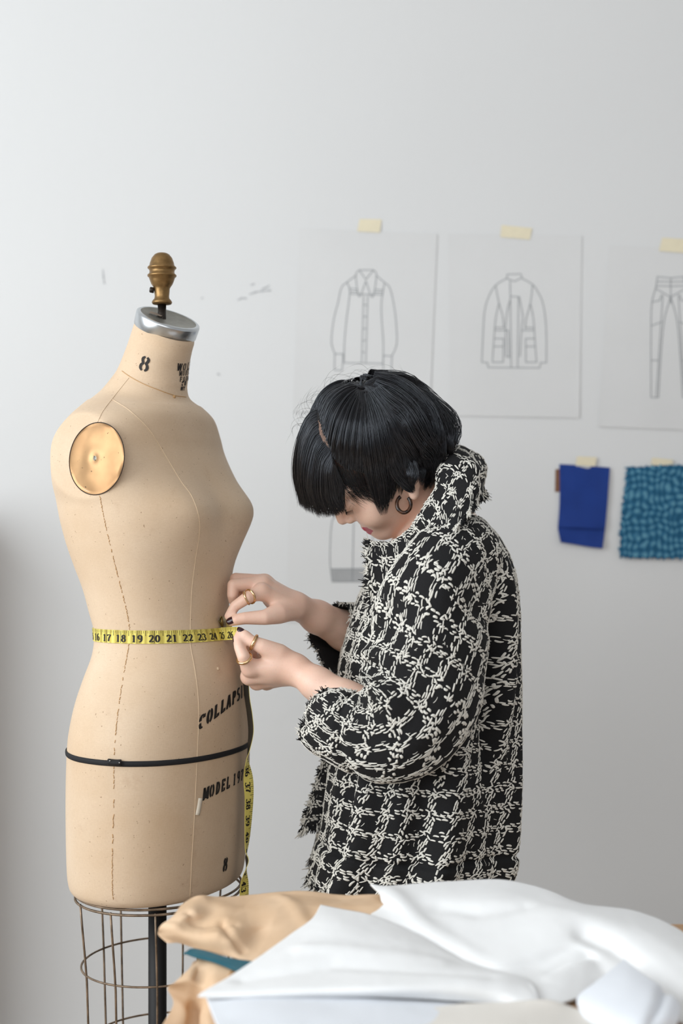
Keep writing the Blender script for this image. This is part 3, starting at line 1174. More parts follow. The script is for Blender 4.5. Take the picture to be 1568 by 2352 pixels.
# ================================================================== tweed jacket
M_blk = plain('black_tweed', lin((11, 11, 14)), .9, var=.35, scale=500, bump=.6, bscale=800)
M_blk.node_tree.nodes['Principled BSDF'].inputs['Sheen Weight'].default_value = .0
M_yarn = plain('white_yarn', lin((226, 223, 214)), .85, var=.06, scale=700, bump=.5, bscale=1400)
JB = {'v': [], 'f': [], 'm': [], 'n': 0}


def jadd(v, f, m):
    JB['v'].append(v); JB['f'].append(np.asarray(f, int) + JB['n']); JB['m'].append(np.full(len(f), m)); JB['n'] += len(v)


def look(G, N, a, b, closed):
    """bilinear lookup of the cloth at fractional grid coordinates a (across) and b (along)"""
    nv, nu = G.shape[:2]
    b = np.clip(b, 0, nv - 1.001); i = b.astype(int); fb = (b - i)[..., None]
    if closed:
        a = np.mod(a, nu); j = a.astype(int) % nu; j2 = (j + 1) % nu
    else:
        a = np.clip(a, 0, nu - 1.001); j = a.astype(int); j2 = j + 1
    fa = (a - np.floor(a))[..., None]
    out = []
    for Q in (G, N):
        out.append((Q[i, j] * (1 - fa) + Q[i, j2] * fa) * (1 - fb) + (Q[i + 1, j] * (1 - fa) + Q[i + 1, j2] * fa) * fb)
    return out


def yarn(G, closed, Wc, Hc, period=.033, outward=1, seed=0, skew=0.0, tilt=0):
    """woven white yarn: rows of short floats lying on the cloth, in checks"""
    r = np.random.default_rng(seed + 100)
    nv, nu = G.shape[:2]
    N = grid_normals(G, closed) * outward
    A, B, ANG, LEN, WID = [], [], [], [], []
    ns = max(1, round(Wc / period)); per_u = Wc / ns
    nh = max(1, round(Hc / period)); per_v = Hc / nh
    kt = tilt * per_v / Wc                    # rows climb by whole checks around the tube
    H0, Hc = Hc, Hc + abs(tilt) * per_v
    nh += abs(tilt)
    pitch = .0037; ncol = 4; step = .0090
    band = ncol * pitch
    for s in range(ns):                       # warp stripes
        for c in range(ncol):
            k = int(Hc / step)
            b = (np.arange(k) + .5) * step + c * .0030 + r.normal(0, .0009, k)
            a = s * per_u + (c + .5) * pitch + r.normal(0, .0005, k)
            ph = np.mod(b, per_v)
            both = ph < band
            keep = r.random(k) < np.where(both, .70, .84 if c in (1, 2) else .68)
            A.append(a[keep]); B.append(b[keep])
            ANG.append((PI / 2 + np.where(both, .48 * (1 if c % 2 else -1), .22) + r.normal(0, .10, k))[keep])
            LEN.append((r.uniform(.0064, .0092, k))[keep]); WID.append(r.uniform(.0019, .0029, k)[keep])
    for s in range(nh):                       # weft stripes
        for c in range(ncol):
            k = int(Wc / step)
            a = (np.arange(k) + .5) * step + c * .0030 + r.normal(0, .0009, k)
            b = s * per_v + (c + .5) * pitch + r.normal(0, .0005, k)
            ph = np.mod(a, per_u)
            both = ph < band
            keep = r.random(k) < np.where(both, .66, .84 if c in (1, 2) else .68)
            A.append(a[keep]); B.append(b[keep])
            ANG.append((np.where(both, .48 * (1 if c % 2 else -1), .20) + r.normal(0, .10, k))[keep])
            LEN.append(r.uniform(.0064, .0092, k)[keep]); WID.append(r.uniform(.0019, .0029, k)[keep])
    k = int(Wc * Hc * 2600)                   # thin stray fibres between the floats
    A.append(r.uniform(0, Wc, k)); B.append(r.uniform(0, Hc, k)); ANG.append(r.choice([0.1, PI / 2], k) + r.normal(0, .35, k)); LEN.append(r.uniform(.003, .008, k)); WID.append(r.uniform(.0006, .0012, k))
    A, B, ANG, LEN, WID = map(np.concatenate, (A, B, ANG, LEN, WID))
    Hc = H0
    Bm = B - kt * A
    ok = (Bm > .002) & (Bm < Hc - .001)
    if not closed:
        ok &= (A > 0) & (A < Wc)
    A, B, ANG, LEN, WID = A[ok], B[ok], ANG[ok], LEN[ok], WID[ok]
    n = len(A)
    tt = np.array([-1, -.62, 0, .62, 1.0]); ww = np.array([.5, .95, 1, .95, .5])
    sx = np.array([-1, -.55, .55, 1.0]); hh = np.array([.0, .8, .8, .0])
    ca, sa = np.cos(ANG), np.sin(ANG)
    bend = r.normal(0, .0006, n)
    lx = tt[None, :, None] * LEN[:, None, None] / 2
    ly = sx[None, None, :] * WID[:, None, None] / 2 * ww[None, :, None] + bend[:, None, None] * (1 - tt ** 2)[None, :, None]
    h = (hh[None, None, :] * WID[:, None, None] * .36 * (.35 + .65 * ww)[None, :, None]) + .0003 - (np.abs(tt) > .9)[None, :, None] * .0007
    h = h + r.uniform(0, .0006, n)[:, None, None]
    a = A[:, None, None] + lx * ca[:, None, None] - ly * sa[:, None, None]
    b = B[:, None, None] + lx * sa[:, None, None] + ly * ca[:, None, None]
    b = b - kt * a
    a = a + skew * b
    p, nn = look(G, N, a / Wc * (nu if closed else nu - 1), b / Hc * (nv - 1), closed)
    nn = nn / (np.linalg.norm(nn, axis=-1)[..., None] + 1e-9)
    V = (p + nn * h[..., None]).reshape(-1, 3)
    q = np.array([(i * 4 + j, i * 4 + j + 1, (i + 1) * 4 + j + 1, (i + 1) * 4 + j) for i in range(4) for j in range(3)])
    if outward < 0:
        q = q[:, ::-1]
    F = (np.arange(n)[:, None, None] * 20 + q[None]).reshape(-1, 4)
    jadd(V, F, 1)


def cloth(G, closed):
    v, f = gridmesh(G, closed)
    jadd(v, np.array(f), 0)


def fringe(E, D, N, dens, lmin=.006, lmax=.015, seed=0, r0=.0008):
    """frayed edge: E edge points, D outward direction, N cloth normal"""
    r = np.random.default_rng(seed + 900)
    ln = np.concatenate([[0], np.cumsum(np.linalg.norm(np.diff(E, axis=0), axis=1))])
    n = int(ln[-1] * dens)
    s = np.sort(r.uniform(0, ln[-1], n))
    e = np.stack([np.interp(s, ln, E[:, d]) for d in range(3)], 1)
    dd = np.stack([np.interp(s, ln, D[:, d]) for d in range(3)], 1)
    nn = np.stack([np.interp(s, ln, N[:, d]) for d in range(3)], 1)
    tg = np.stack([np.interp(s, ln, np.gradient(E[:, d])) for d in range(3)], 1)
    tg /= np.linalg.norm(tg, axis=1)[:, None] + 1e-9
    dd = dd + tg * r.normal(0, .38, n)[:, None] + nn * r.normal(.12, .30, n)[:, None]
    dd /= np.linalg.norm(dd, axis=1)[:, None]
    L = r.uniform(lmin, lmax, n)
    white = (np.sin(s / .031 * 2 * PI) + r.normal(0, .8, n)) > .1
    K, S = 5, 4
    t = np.linspace(0, 1, K)
    curl = nn * r.normal(0, .35, n)[:, None] + tg * r.normal(0, .35, n)[:, None]
    c = e[:, None, :] - dd[:, None, :] * .004 + dd[:, None, :] * (L[:, None] * t[None])[..., None] + curl[:, None, :] * (L[:, None] * (t ** 2)[None])[..., None]
    rad = r0 * r.uniform(.7, 1.7, n)[:, None] * np.array([1, 1.1, 1.0, .8, .45])[None]
    u = np.cross(dd, nn); u /= np.linalg.norm(u, axis=1)[:, None] + 1e-9
    w = np.cross(u, dd)
    th = np.arange(S) * 2 * PI / S
    V = c[:, :, None, :] + rad[:, :, None, None] * (np.cos(th)[None, None, :, None] * u[:, None, None, :] + np.sin(th)[None, None, :, None] * w[:, None, None, :])
    q = np.array([(i * S + j, i * S + (j + 1) % S, (i + 1) * S + (j + 1) % S, (i + 1) * S + j) for i in range(K - 1) for j in range(S)])
    for flag in (True, False):
        m = white == flag
        k = int(m.sum())
        if k:
            jadd(V[m].reshape(-1, 3), (np.arange(k)[:, None, None] * K * S + q[None]).reshape(-1, 4), 1 if flag else 0)


def edge_fringe(G, closed, last=True, dens=900, seed=0, **kw):
    N = grid_normals(G, closed)
    i, i2 = (-1, -4) if last else (0, 3)
    E = G[i]; D = G[i] - G[i2]
    D = D / (np.linalg.norm(D, axis=1)[:, None] + 1e-9)
    if closed:
        E, D, Nn = [np.concatenate([x, x[:1]]) for x in (E, D, N[i])]
    else:
        Nn = N[i]
    fringe(E, D, Nn, dens, seed=seed, **kw)


# ---- body of the jacket: rings from hem to neck
BR = [(2002, 713, 1140, .055, .198), (1990, 715, 1156, .055, .205), (1965, 720, 1172, .055, .208), (1930, 730, 1183, .055, .206), (1880, 744, 1191, .055, .204),
      (1800, 752, 1196, .055, .200), (1700, 760, 1198, .055, .198), (1600, 768, 1198, .055, .198), (1500, 782, 1196, .055, .200), (1420, 806, 1191, .055, .203),
      (1350, 834, 1183, .055, .206), (1290, 876, 1170, .055, .200), (1240, 925, 1148, .055, .165), (1210, 960, 1125, .055, .125), (1188, 985, 1105, .055, .085)]
NU, NV = 300, 260
BR = np.array(BR, float)
pyv = np.linspace(BR[0, 0], BR[-1, 0], NV)
_d = catmull(BR, 1500)
br = np.stack([np.interp(-pyv, -_d[:, 0], _d[:, k]) for k in range(5)], 1)
TU = np.linspace(0, 2 * PI, NU, endpoint=False)          # 0 = back (+x), pi/2 = near side, pi = front
JG = np.zeros((NV, NU, 3))
for i, (py, xl, xr, cy, hd) in enumerate(br):
    z = P(0, py, .055)[2]
    xa, xb = P(xl, 0, .02)[0], P(xr, 0, .02)[0]
    c, s = np.cos(TU), np.sin(TU)
    e = .82
    X = (xa + xb) / 2 + (xb - xa) / 2 * np.sign(c) * np.abs(c) ** e
    Y = cy - hd * np.sign(s) * np.abs(s) ** e
    loop = np.stack([np.append(X, X[0]), np.append(Y, Y[0])], 1)
    ln = np.concatenate([[0], np.cumsum(np.linalg.norm(np.diff(loop, axis=0), axis=1))])
    sv = np.linspace(0, ln[-1], NU, endpoint=False)
    JG[i] = np.stack([np.interp(sv, ln, loop[:, 0]), np.interp(sv, ln, loop[:, 1]), np.full(NU, z)], 1)
vv_ = np.linspace(0, 1, NV)[:, None]; uu_ = TU[None, :]
Nj = grid_normals(JG, True); Nj *= np.sign((Nj * (JG - JG.mean(1, keepdims=True))).sum(-1).mean())
amp = np.clip((1 - vv_) * 1.3, .15, 1)
fold = .011 * amp * np.sin(uu_ * 9 + 1.2 * np.sin(vv_ * 5) + .6) * np.clip(1.1 - vv_, .2, 1)
fold += .007 * amp * np.sin(uu_ * 17 + 2.5 * vv_ + 2)
fold += .010 * value_noise(np.stack([np.cos(uu_) * 1.6 + 0 * vv_, np.sin(uu_) * 1.6 + 0 * vv_, vv_ * 5 + 0 * uu_], -1), 3)
# deep vertical fold behind the sleeve and a crease under the shoulder
fold -= .028 * np.exp(-((uu_ - (1.02 + .10 * vv_)) / .07) ** 2) * np.exp(-((vv_ - .55) / .28) ** 2)
fold += .016 * np.exp(-((uu_ - (.84 + .10 * vv_)) / .09) ** 2) * np.exp(-((vv_ - .55) / .30) ** 2)
# hem band seam
fold -= .004 * np.exp(-((vv_ - .105) / .008) ** 2)
fold += .004 * (vv_ < .10)
edge = 1 - .85 * np.clip(np.abs(np.cos(uu_)) - .8, 0, .2) / .2     # keep the silhouette where it was measured
JG = JG + Nj * (fold * edge)[..., None]
so_ = np.sign((grid_normals(JG, True) * (JG - JG.mean(1, keepdims=True))).sum())
cloth(JG, True)
yarn(JG, True, 1.12, .58, seed=1, outward=so_, skew=-.18)
edge_fringe(JG, True, last=False, dens=1500, seed=2, lmin=.008, lmax=.020)


# ---- sleeves
def sleeve(path, nv, nu, Wc, Hc, seed, flat=1.0, wr=.013, cuff_in=.05):
    """path rows: px, py, y, radius"""
    pts = np.array([np.concatenate([P(a, b, y), [r]]) for a, b, y, r in path])
    q = catmull(pts, 900)
    ln = np.concatenate([[0], np.cumsum(np.linalg.norm(np.diff(q[:, :3], axis=0), axis=1))])
    sv = np.linspace(0, ln[-1], nv)
    q = np.stack([np.interp(sv, ln, q[:, k]) for k in range(4)], 1)
    c = q[:, :3].copy(); r = q[:, 3]
    for _ in range(3):
        c[1:-1] = (c[:-2] + 2 * c[1:-1] + c[2:]) / 4
    T, N, B = frames(c, up=(0, -1, 0))
    th = np.linspace(0, 2 * PI, nu, endpoint=False)
    v = np.linspace(0, 1, nv)
    w = wr * value_noise(np.stack([np.cos(th)[None] * 1.5 + 0 * v[:, None], np.sin(th)[None] * 1.5 + 0 * v[:, None], v[:, None] * 9 + 0 * th[None]], -1), seed)
    w += wr * .7 * np.sin(v[:, None] * 36 + 2.2 * np.cos(th - .6)[None]) * np.exp(-((v[:, None] - .58) / .2) ** 2) * (.5 + .5 * np.cos(th[None] - 2.2))
    w -= .006 * np.exp(-((v[:, None] - .86 - .02 * np.sin(th[None])) / .016) ** 2)
    w -= .012 * np.exp(-((v[:, None] - .60 - .05 * np.cos(th[None] * 2)) / .022) ** 2) * np.clip(np.cos(th[None] - 2.2), 0, 1)
    rr = r[:, None] + w * np.clip((v[:, None] - .05) / .12, 0, 1)
    Gs = c[:, None, :] + rr[..., None] * (np.cos(th)[None, :, None] * N[:, None, :] * flat + np.sin(th)[None, :, None] * B[:, None, :])
    return Gs, c, r, T


def add_sleeve(path, seed, Wc, Hc, flat=1.0, wr=.013, cutv=1.0):
    Gs, c, r, T = sleeve(path, 200, 150, Wc, Hc, seed, flat, wr)
    n = grid_normals(Gs, True)
    out = np.sign((n * (Gs - c[:, None, :])).sum())
    # turn the cloth back inside at the cuff
    inner = []
    for k, (back, sc) in enumerate(((.000, .97), (.004, .92), (.012, .90), (.03, .88), (.06, .86))):
        inner.append(c[-1] - T[-1] * back + (Gs[-1] - c[-1]) * sc)
    full = np.concatenate([Gs, np.array(inner)])
    cloth(full if out > 0 else full[:, ::-1], True)
    yarn(Gs, True, Wc, Hc, seed=seed, outward=out, skew=.38, tilt=6)
    edge_fringe(Gs, True, True, 1300, seed, lmin=.004, lmax=.010)
    return Gs


SL = [(1058, 1232, -.030, .045), (1046, 1285, -.082, .072), (1012, 1352, -.128, .080), (988, 1430, -.150, .081), (978, 1520, -.162, .084), (962, 1600, -.170, .088), (925, 1654, -.170, .085), (866, 1680, -.160, .073), (812, 1672, -.144, .066), (776, 1654, -.130, .060), (756, 1641, -.120, .052), (746, 1634, -.115, .047)]
LS = add_sleeve(SL, 11, .52, .50)
SR = [(1045, 1240, .16, .060), (1030, 1300, .20, .080), (1005, 1400, .215, .084), (970, 1475, .20, .082), (905, 1487, .145, .072), (845, 1475, .100, .060), (790, 1467, .066, .053), (768, 1464, .052, .051)]
RS = add_sleeve(SR, 12, .44, .40)

# ---- collar
CL = [[(848, 1250, -.015), (845, 1244, -.030), (843, 1275, -.046), (845, 1335, -.055), (848, 1402, -.052)],
      [(890, 1258, -.025), (893, 1243, -.055), (897, 1275, -.078), (903, 1335, -.092), (908, 1392, -.092)],
      [(938, 1250, -.045), (940, 1222, -.072), (952, 1252, -.102), (962, 1300, -.125), (968, 1342, -.130)],
      [(976, 1205, -.055), (966, 1178, -.080), (988, 1195, -.116), (1002, 1235, -.142), (1004, 1276, -.152)],
      [(1005, 1155, -.050), (995, 1115, -.072), (1028, 1120, -.108), (1052, 1155, -.135), (1056, 1205, -.150)],
      [(1030, 1125, -.020), (1016, 1058, -.040), (1062, 1056, -.070), (1094, 1090, -.098), (1101, 1146, -.118)],
      [(1045, 1115, .045), (1046, 1034, .030), (1080, 1036, .020), (1110, 1070, .010), (1116, 1130, .0)],
      [(1040, 1120, .10), (1032, 1050, .11), (1070, 1056, .13), (1094, 1090, .14), (1098, 1146, .145)],
      [(1010, 1160, .135), (1000, 1112, .16), (1030, 1125, .19), (1048, 1160, .215), (1050, 1210, .23)],
      [(960, 1215, .140), (955, 1190, .165), (975, 1220, .20), (985, 1265, .225), (985, 1310, .23)],
      [(905, 1252, .115), (902, 1245, .130), (905, 1280, .16), (908, 1330, .18), (908, 1375, .18)],
      [(868, 1262, .065), (866, 1258, .075), (862, 1285, .085), (860, 1335, .095), (858, 1395, .095)]]
cg = np.array([[P(*c) for c in row] for row in CL])           # around x across
CG = patch(np.swapaxes(cg, 0, 1), 60, 220)                    # across x around
nC = grid_normals(CG)
CG = CG + nC * (.0045 * value_noise(CG * 28, 5) + .003 * value_noise(CG * 60, 6))[..., None]
fl = (grid_normals(CG) * (CG - P(980, 1200, .055))).sum(-1).mean()
cloth(CG, False)
back = CG - np.sign(fl) * grid_normals(CG) * .0035
cloth(back[:, ::-1], False)
yarn(CG, False, .66, .135, seed=21, outward=np.sign(fl))
edge_fringe(CG, False, True, 1600, 22, lmin=.006, lmax=.016)
for sgn, col in ((0, 3), (-1, -4)):
    E = CG[:, sgn]; D = CG[:, sgn] - CG[:, col]
    D = D / (np.linalg.norm(D, axis=1)[:, None] + 1e-9)
    fringe(E, D, grid_normals(CG)[:, sgn], 1700, .006, .014, seed=31 + abs(sgn))

# ---- the far front flap
FK = [[(752, 1700, .05), (775, 1705, .06), (800, 1710, .06)], [(728, 1780, .055), (755, 1785, .05), (790, 1790, .06)], [(706, 1850, .05), (740, 1850, .045), (782, 1850, .055)], [(688, 1912, .045), (730, 1897, .045), (776, 1884, .05)]]
FG = patch(np.array([[P(*c) for c in r] for r in FK]), 60, 40)
FG = FG + grid_normals(FG) * (.004 * value_noise(FG * 30, 15))[..., None]
sf_ = np.sign((grid_normals(FG) * np.array([-.3, -1, 0])).sum(-1).mean())
cloth(FG, False); cloth((FG - sf_ * grid_normals(FG) * .003)[:, ::-1], False); yarn(FG, False, .075, .16, seed=51, outward=sf_)
edge_fringe(FG, False, True, 1600, 52, lmin=.006, lmax=.016)
E = FG[:, 0]; D = FG[:, 0] - FG[:, 3]; D = D / np.linalg.norm(D, axis=1)[:, None]
fringe(E, D, grid_normals(FG)[:, 0], 1000, .004, .010, seed=53)

jacket = mesh_obj('jacket', np.concatenate(JB['v']), np.concatenate(JB['f']), [M_blk, M_yarn], person, True, np.concatenate(JB['m']))


# ---- trousers and shoes
def trouser_sdf(p):
    cy = .055
    hx = P(950, 2040, cy)
    d = ell(p, hx, (.135, .165, .13))
    for s in (-1, 1):
        a = hx + np.array([0, s * .085, -.05]); b = hx + np.array([-.02, s * .10, -.33]); c = hx + np.array([.02, s * .105, .09 - hx[2]])
        d = smin(d, np.minimum(rcone(p, a, b, .092, .072), rcone(p, b, c, .072, .062)), .05)
    return d


hx = P(950, 2040, .055)
tV, tF = surface_nets(trouser_sdf, hx + (-.25, -.3, -.75), hx + (.25, .3, .2), .008)
mesh_obj('trousers', relax(tV, tF, 2), tF, plain('grey_wool', lin((62, 60, 64)), .85), person)
for s in (-1, 1):
    def shoe_sdf(p, s=s):
        a = hx + np.array([.04, s * .105, .045 - hx[2]]); b = hx + np.array([-.13, s * .115, .032 - hx[2]])
        return smax(rcone(p, a, b, .045, .032), -(p[:, 2] - .001), .004)
    c = hx + np.array([-.04, s * .11, .05 - hx[2]])
    sV, sF = surface_nets(shoe_sdf, c - .2, c + .2, .006)
    mesh_obj('shoe', sV, sF, plain('black_leather', lin((24, 22, 22)), .4), person)
# ================================================================== hair
M_hair = NT('black_hair')
M_hair.set(Base_Color=M_hair.ramp(M_hair.noise(M_hair.obj(), 40, 2), [(.3, (.0055, .005, .006)), (.7, (.012, .0095, .0095))]), Roughness=.22)
M_hair.b.inputs['Specular IOR Level'].default_value = .85
M_hair.b.inputs['Specular Tint'].default_value = (.82, .9, 1.0, 1)  # blue sky sheen put into the specular tint
M_hair = M_hair.m


def hairbase_sdf(p):
    q = (p - h_c) @ HR.T
    d = ell(q, (0, -.012, .020), (.0765, .0995, .0935))
    line = np.interp(q[:, 1], [-.11, -.07, -.02, .03, .06, .085, .11], [-.09, -.08, -.045, -.010, .012, .055, .09])
    d = smax(d, (line - q[:, 2]) * .8, .004)
    d2 = ell(q, (0, -.068, -.008), (.078, .054, .076))
    d2 = smin(d2, ell(q, (0, -.070, -.058), (.066, .036, .040)), .03)
    return smin(d, d2, .015)


hV, hF = surface_nets(hairbase_sdf, h_c - .16, h_c + .16, .003)
hV = relax(hV, hF, 2)
hd_ = np.linalg.norm(bV[bF].mean(1) - h_c, axis=1) < .15
_hv = np.concatenate([hV, bV]); _hf = np.concatenate([hF, bF[hd_] + len(hV)])
hb = BVHTree.FromPolygons([Vector(v) for v in _hv], _hf.tolist())
HB = {'v': [], 'f': [], 'm': [], 'n': 0}
cq = (hV[hF].mean(1) - h_c) @ HR.T
HB['v'].append(hV); HB['f'].append(hF); HB['n'] = len(hV)
HB['m'].append(np.where((cq[:, 1] > .022) & (np.abs(cq[:, 0]) > .050) & (cq[:, 2] < .060), 1, np.where((cq[:, 1] > .012) & (cq[:, 2] > .03), 2, 3)))
CO = Vector((0, CAMY, CAMZ))


def hp(px, py, lift=.003, y=None):
    """point on the near side of the hair at this pixel (y: set the depth by hand)"""
    if y is not None:
        return P(px, py, y)
    d = (Vector(P(px, py, 0)) - CO).normalized()
    h = hb.ray_cast(CO, d)
    if h[0] is not None:
        n = h[1] if h[1].dot(d) < 0 else -h[1]
        return np.array(h[0] + n * lift)
    q = P(px, py, h_c[1] - .01)
    for _ in range(3):
        m = hb.find_nearest(Vector(q))[0]
        q = P(px, py, m[1])
    return q


def mirror(p):
    return p - 2 * np.outer((p.reshape(-1, 3) - h_c) @ h_l, h_l).reshape(p.shape)


def strands(C, r, S=4):
    """C (n, k, 3) centre lines, r (n,) radius"""
    n, k = C.shape[:2]
    T = np.gradient(C, axis=1); T /= np.linalg.norm(T, axis=2)[..., None] + 1e-9
    ref = np.array([.3, -.9, .2])
    u = np.cross(T, ref); u /= np.linalg.norm(u, axis=2)[..., None] + 1e-9
    w = np.cross(T, u)
    t = np.linspace(0, 1, k)
    prof = np.clip((1 - t) / .25, .12, 1)
    rad = r[:, None] * prof[None]
    th = np.arange(S) * 2 * PI / S
    V = C[:, :, None, :] + rad[:, :, None, None] * (np.cos(th)[:, None] * u[:, :, None, :] + np.sin(th)[:, None] * w[:, :, None, :])
    q = np.array([(i * S + j, i * S + (j + 1) % S, (i + 1) * S + (j + 1) % S, (i + 1) * S + j) for i in range(k - 1) for j in range(S)])
    F = (np.arange(n)[:, None, None] * k * S + q[None]).reshape(-1, 4)
    HB['v'].append(V.reshape(-1, 3)); HB['f'].append(F + HB['n']); HB['m'].append(np.zeros(len(F), int)); HB['n'] += n * k * S


hr = np.random.default_rng(42)
KS = 14


def lock(guide, n, rad, flat=.45, wave=0.0, freq=2.0, rr=.00042, both=True, spread=None, taper=.35):
    """a lock of hair: n strands running along a guide"""
    g = catmull(np.asarray(guide, float), KS)
    T, N, B = frames(g, up=np.array([.1, -1, .1]))
    t = np.linspace(0, 1, KS)
    prof = rad * np.clip(.55 + 1.8 * t, 0, 1) * np.clip((1 - t) / taper, 0.06, 1) ** .6
    a = hr.uniform(0, 2 * PI, n); q = np.sqrt(hr.uniform(0, 1, n))
    ph = hr.normal(0, .25, n)
    off_n = (np.cos(a) * q * flat)[:, None] * prof[None]
    off_b = (np.sin(a) * q)[:, None] * prof[None]
    wv = wave * np.sin(2 * PI * freq * t[None] + ph[:, None] * 2 + 1.0) * t[None]
    L = hr.uniform(.86, 1.0, n)
    C = g[None] + N[None] * (off_n + wv * .5)[..., None] + B[None] * (off_b + wv)[..., None]
    C += hr.normal(0, .0004, (n, 1, 3)) + hr.normal(0, .0003, (n, KS, 3))
    # shorten some strands
    idx = np.linspace(0, 1, KS)[None] * L[:, None] * (KS - 1)
    i = np.clip(idx.astype(int), 0, KS - 2); f = (idx - i)[..., None]
    k = np.arange(n)[:, None]
    C = C[k, i] * (1 - f) + C[k, i + 1] * f
    r = rr * hr.uniform(.6, 1.4, n)
    strands(C, r)
    if both:
        strands(mirror(C), r)


def G2(pts, lift=.003):
    return [hp(*p, lift=lift) if len(p) == 2 else hp(p[0], p[1], y=p[2]) for p in pts]


def mid(px, py, l=0.0):
    """pixel to the plane of the head at sideways distance l"""
    o = np.array(CO); d = P(px, py, 0) - o
    s = (l - (o - h_c) @ h_l) / (d @ h_l)
    return o + d * s


# fringe over the forehead: three guide curves from the middle of the brow to the temple
FG_ = np.stack([catmull([mid(x, y, l) for x, y in g], KS) for g, l in (
    ([(750, 940), (708, 952), (684, 1008), (679, 1085), (690, 1158)], .000),
    ([(748, 968), (716, 984), (694, 1040), (690, 1105), (706, 1172)], .024),
    ([(752, 1010), (728, 1036), (717, 1085), (716, 1130), (733, 1184)], .044),
    ([(760, 1050), (746, 1075), (744, 1110), (748, 1145), (764, 1184)], .058),
    ([(764, 1068), (760, 1092), (765, 1120), (771, 1148), (789, 1174)], .066))])
for side in (1, -1):
    n = 2300 if side > 0 else 1300
    w = hr.uniform(0, 1, n) * 4
    i = np.clip(w.astype(int), 0, 3); f = (w - i)[:, None, None]
    C = FG_[i] * (1 - f) + FG_[i + 1] * f
    t = np.linspace(0, 1, KS)
    lay = hr.uniform(0, 1, n)
    inn = h_u * -.012 - h_f * .012
    C = C + inn[None, None] * (lay[:, None] * (.2 + .8 * np.sin(t * PI)[None]))[..., None]
    C = C + (hr.normal(0, .0016, (n, 1, 3)) * t[None, :, None]) + hr.normal(0, .0004, (n, 1, 3))
    L = 1 - np.abs(hr.normal(0, .045, n)) + .02
    idx = t[None] * L[:, None] * (KS - 1)
    j = np.clip(idx.astype(int), 0, KS - 2); ff = (idx - j)[..., None]
    k = np.arange(n)[:, None]
    C = C[k, j] * (1 - ff) + C[k, j + 1] * ff
    strands(C if side > 0 else mirror(C), .00044 * hr.uniform(.6, 1.4, n))

# hair combed from the parting up to the tie on the crown
TIE = hp(832, 895, .004)
RT = [[(742, 960), (768, 925), (800, 902), (828, 893)], [(745, 985), (768, 940), (800, 910), (829, 894)], [(760, 1022), (776, 968), (800, 925), (830, 895)],
      [(773, 1052), (784, 1000), (804, 942), (831, 896)], [(796, 1072), (800, 1010), (812, 950), (833, 897)], [(812, 1074), (818, 1015), (826, 955), (835, 898)],
      [(838, 1082), (838, 1020), (838, 960), (838, 900)]]
RG = np.stack([catmull([mid(x, y, .0) for x, y in ((732, 940), (756, 914), (792, 897), (828, 890))], KS)] + [catmull(G2(g, .005), KS) for g in RT])
n = 1900
w = hr.uniform(0, 1, n) * 7
i = np.clip(w.astype(int), 0, 6); f = (w - i)[:, None, None]
C = RG[i] * (1 - f) + RG[i + 1] * f
nn = (C - h_c); nn /= np.linalg.norm(nn, axis=2)[..., None]
t = np.linspace(0, 1, KS)
C = C + nn * (hr.uniform(-.001, .008, n)[:, None] * np.sin(t * PI)[None] ** .7)[..., None] + hr.normal(0, .0012, (n, 1, 3)) * (1 - t)[None, :, None]
clump = np.sin(w * 9.0)[:, None] * .0022 * np.sin(t * PI)[None]
C = C + nn * clump[..., None]
r_ = .00042 * hr.uniform(.6, 1.4, n)
strands(C, r_); strands(mirror(C), r_)
# hair radiating from the tie over the crown
n = 700
C = np.zeros((n, KS, 3))
for k in range(n):
    while True:
        a = hr.uniform(-PI, PI); L = hr.uniform(22, 60)
        e_ = P(832 + math.cos(a) * L * 1.1, 897 + math.sin(a) * L * 1.0, 0)
        if hb.ray_cast(CO, (Vector(e_) - CO).normalized())[0] is not None:
            break
    g = [hp(832 + math.cos(a) * L * f, 897 + math.sin(a) * L * f * .9, .004 + .004 * math.sin(f * PI)) for f in (0, .35, .7, 1.0)]
    C[k] = catmull(g, KS)
strands(C, .00044 * hr.uniform(.6, 1.4, n)); strands(mirror(C), .00044 * hr.uniform(.6, 1.4, n))
# the tie and its loose loops
for g in ([(824, 905), (826, 885), (831, 868), (838, 864), (845, 872)], [(830, 900), (829, 880), (828, 866), (832, 862)], [(826, 900), (812, 885), (802, 880), (797, 890)], [(832, 898), (842, 880), (856, 872), (868, 880)], [(820, 902), (806, 890), (798, 884), (800, 896)], [(834, 896), (850, 876), (868, 866), (876, 874)]):
    lock([hp(*q, y=TIE[1]) for q in g], 16, .0014, .6, both=False, rr=.0004, taper=.2)

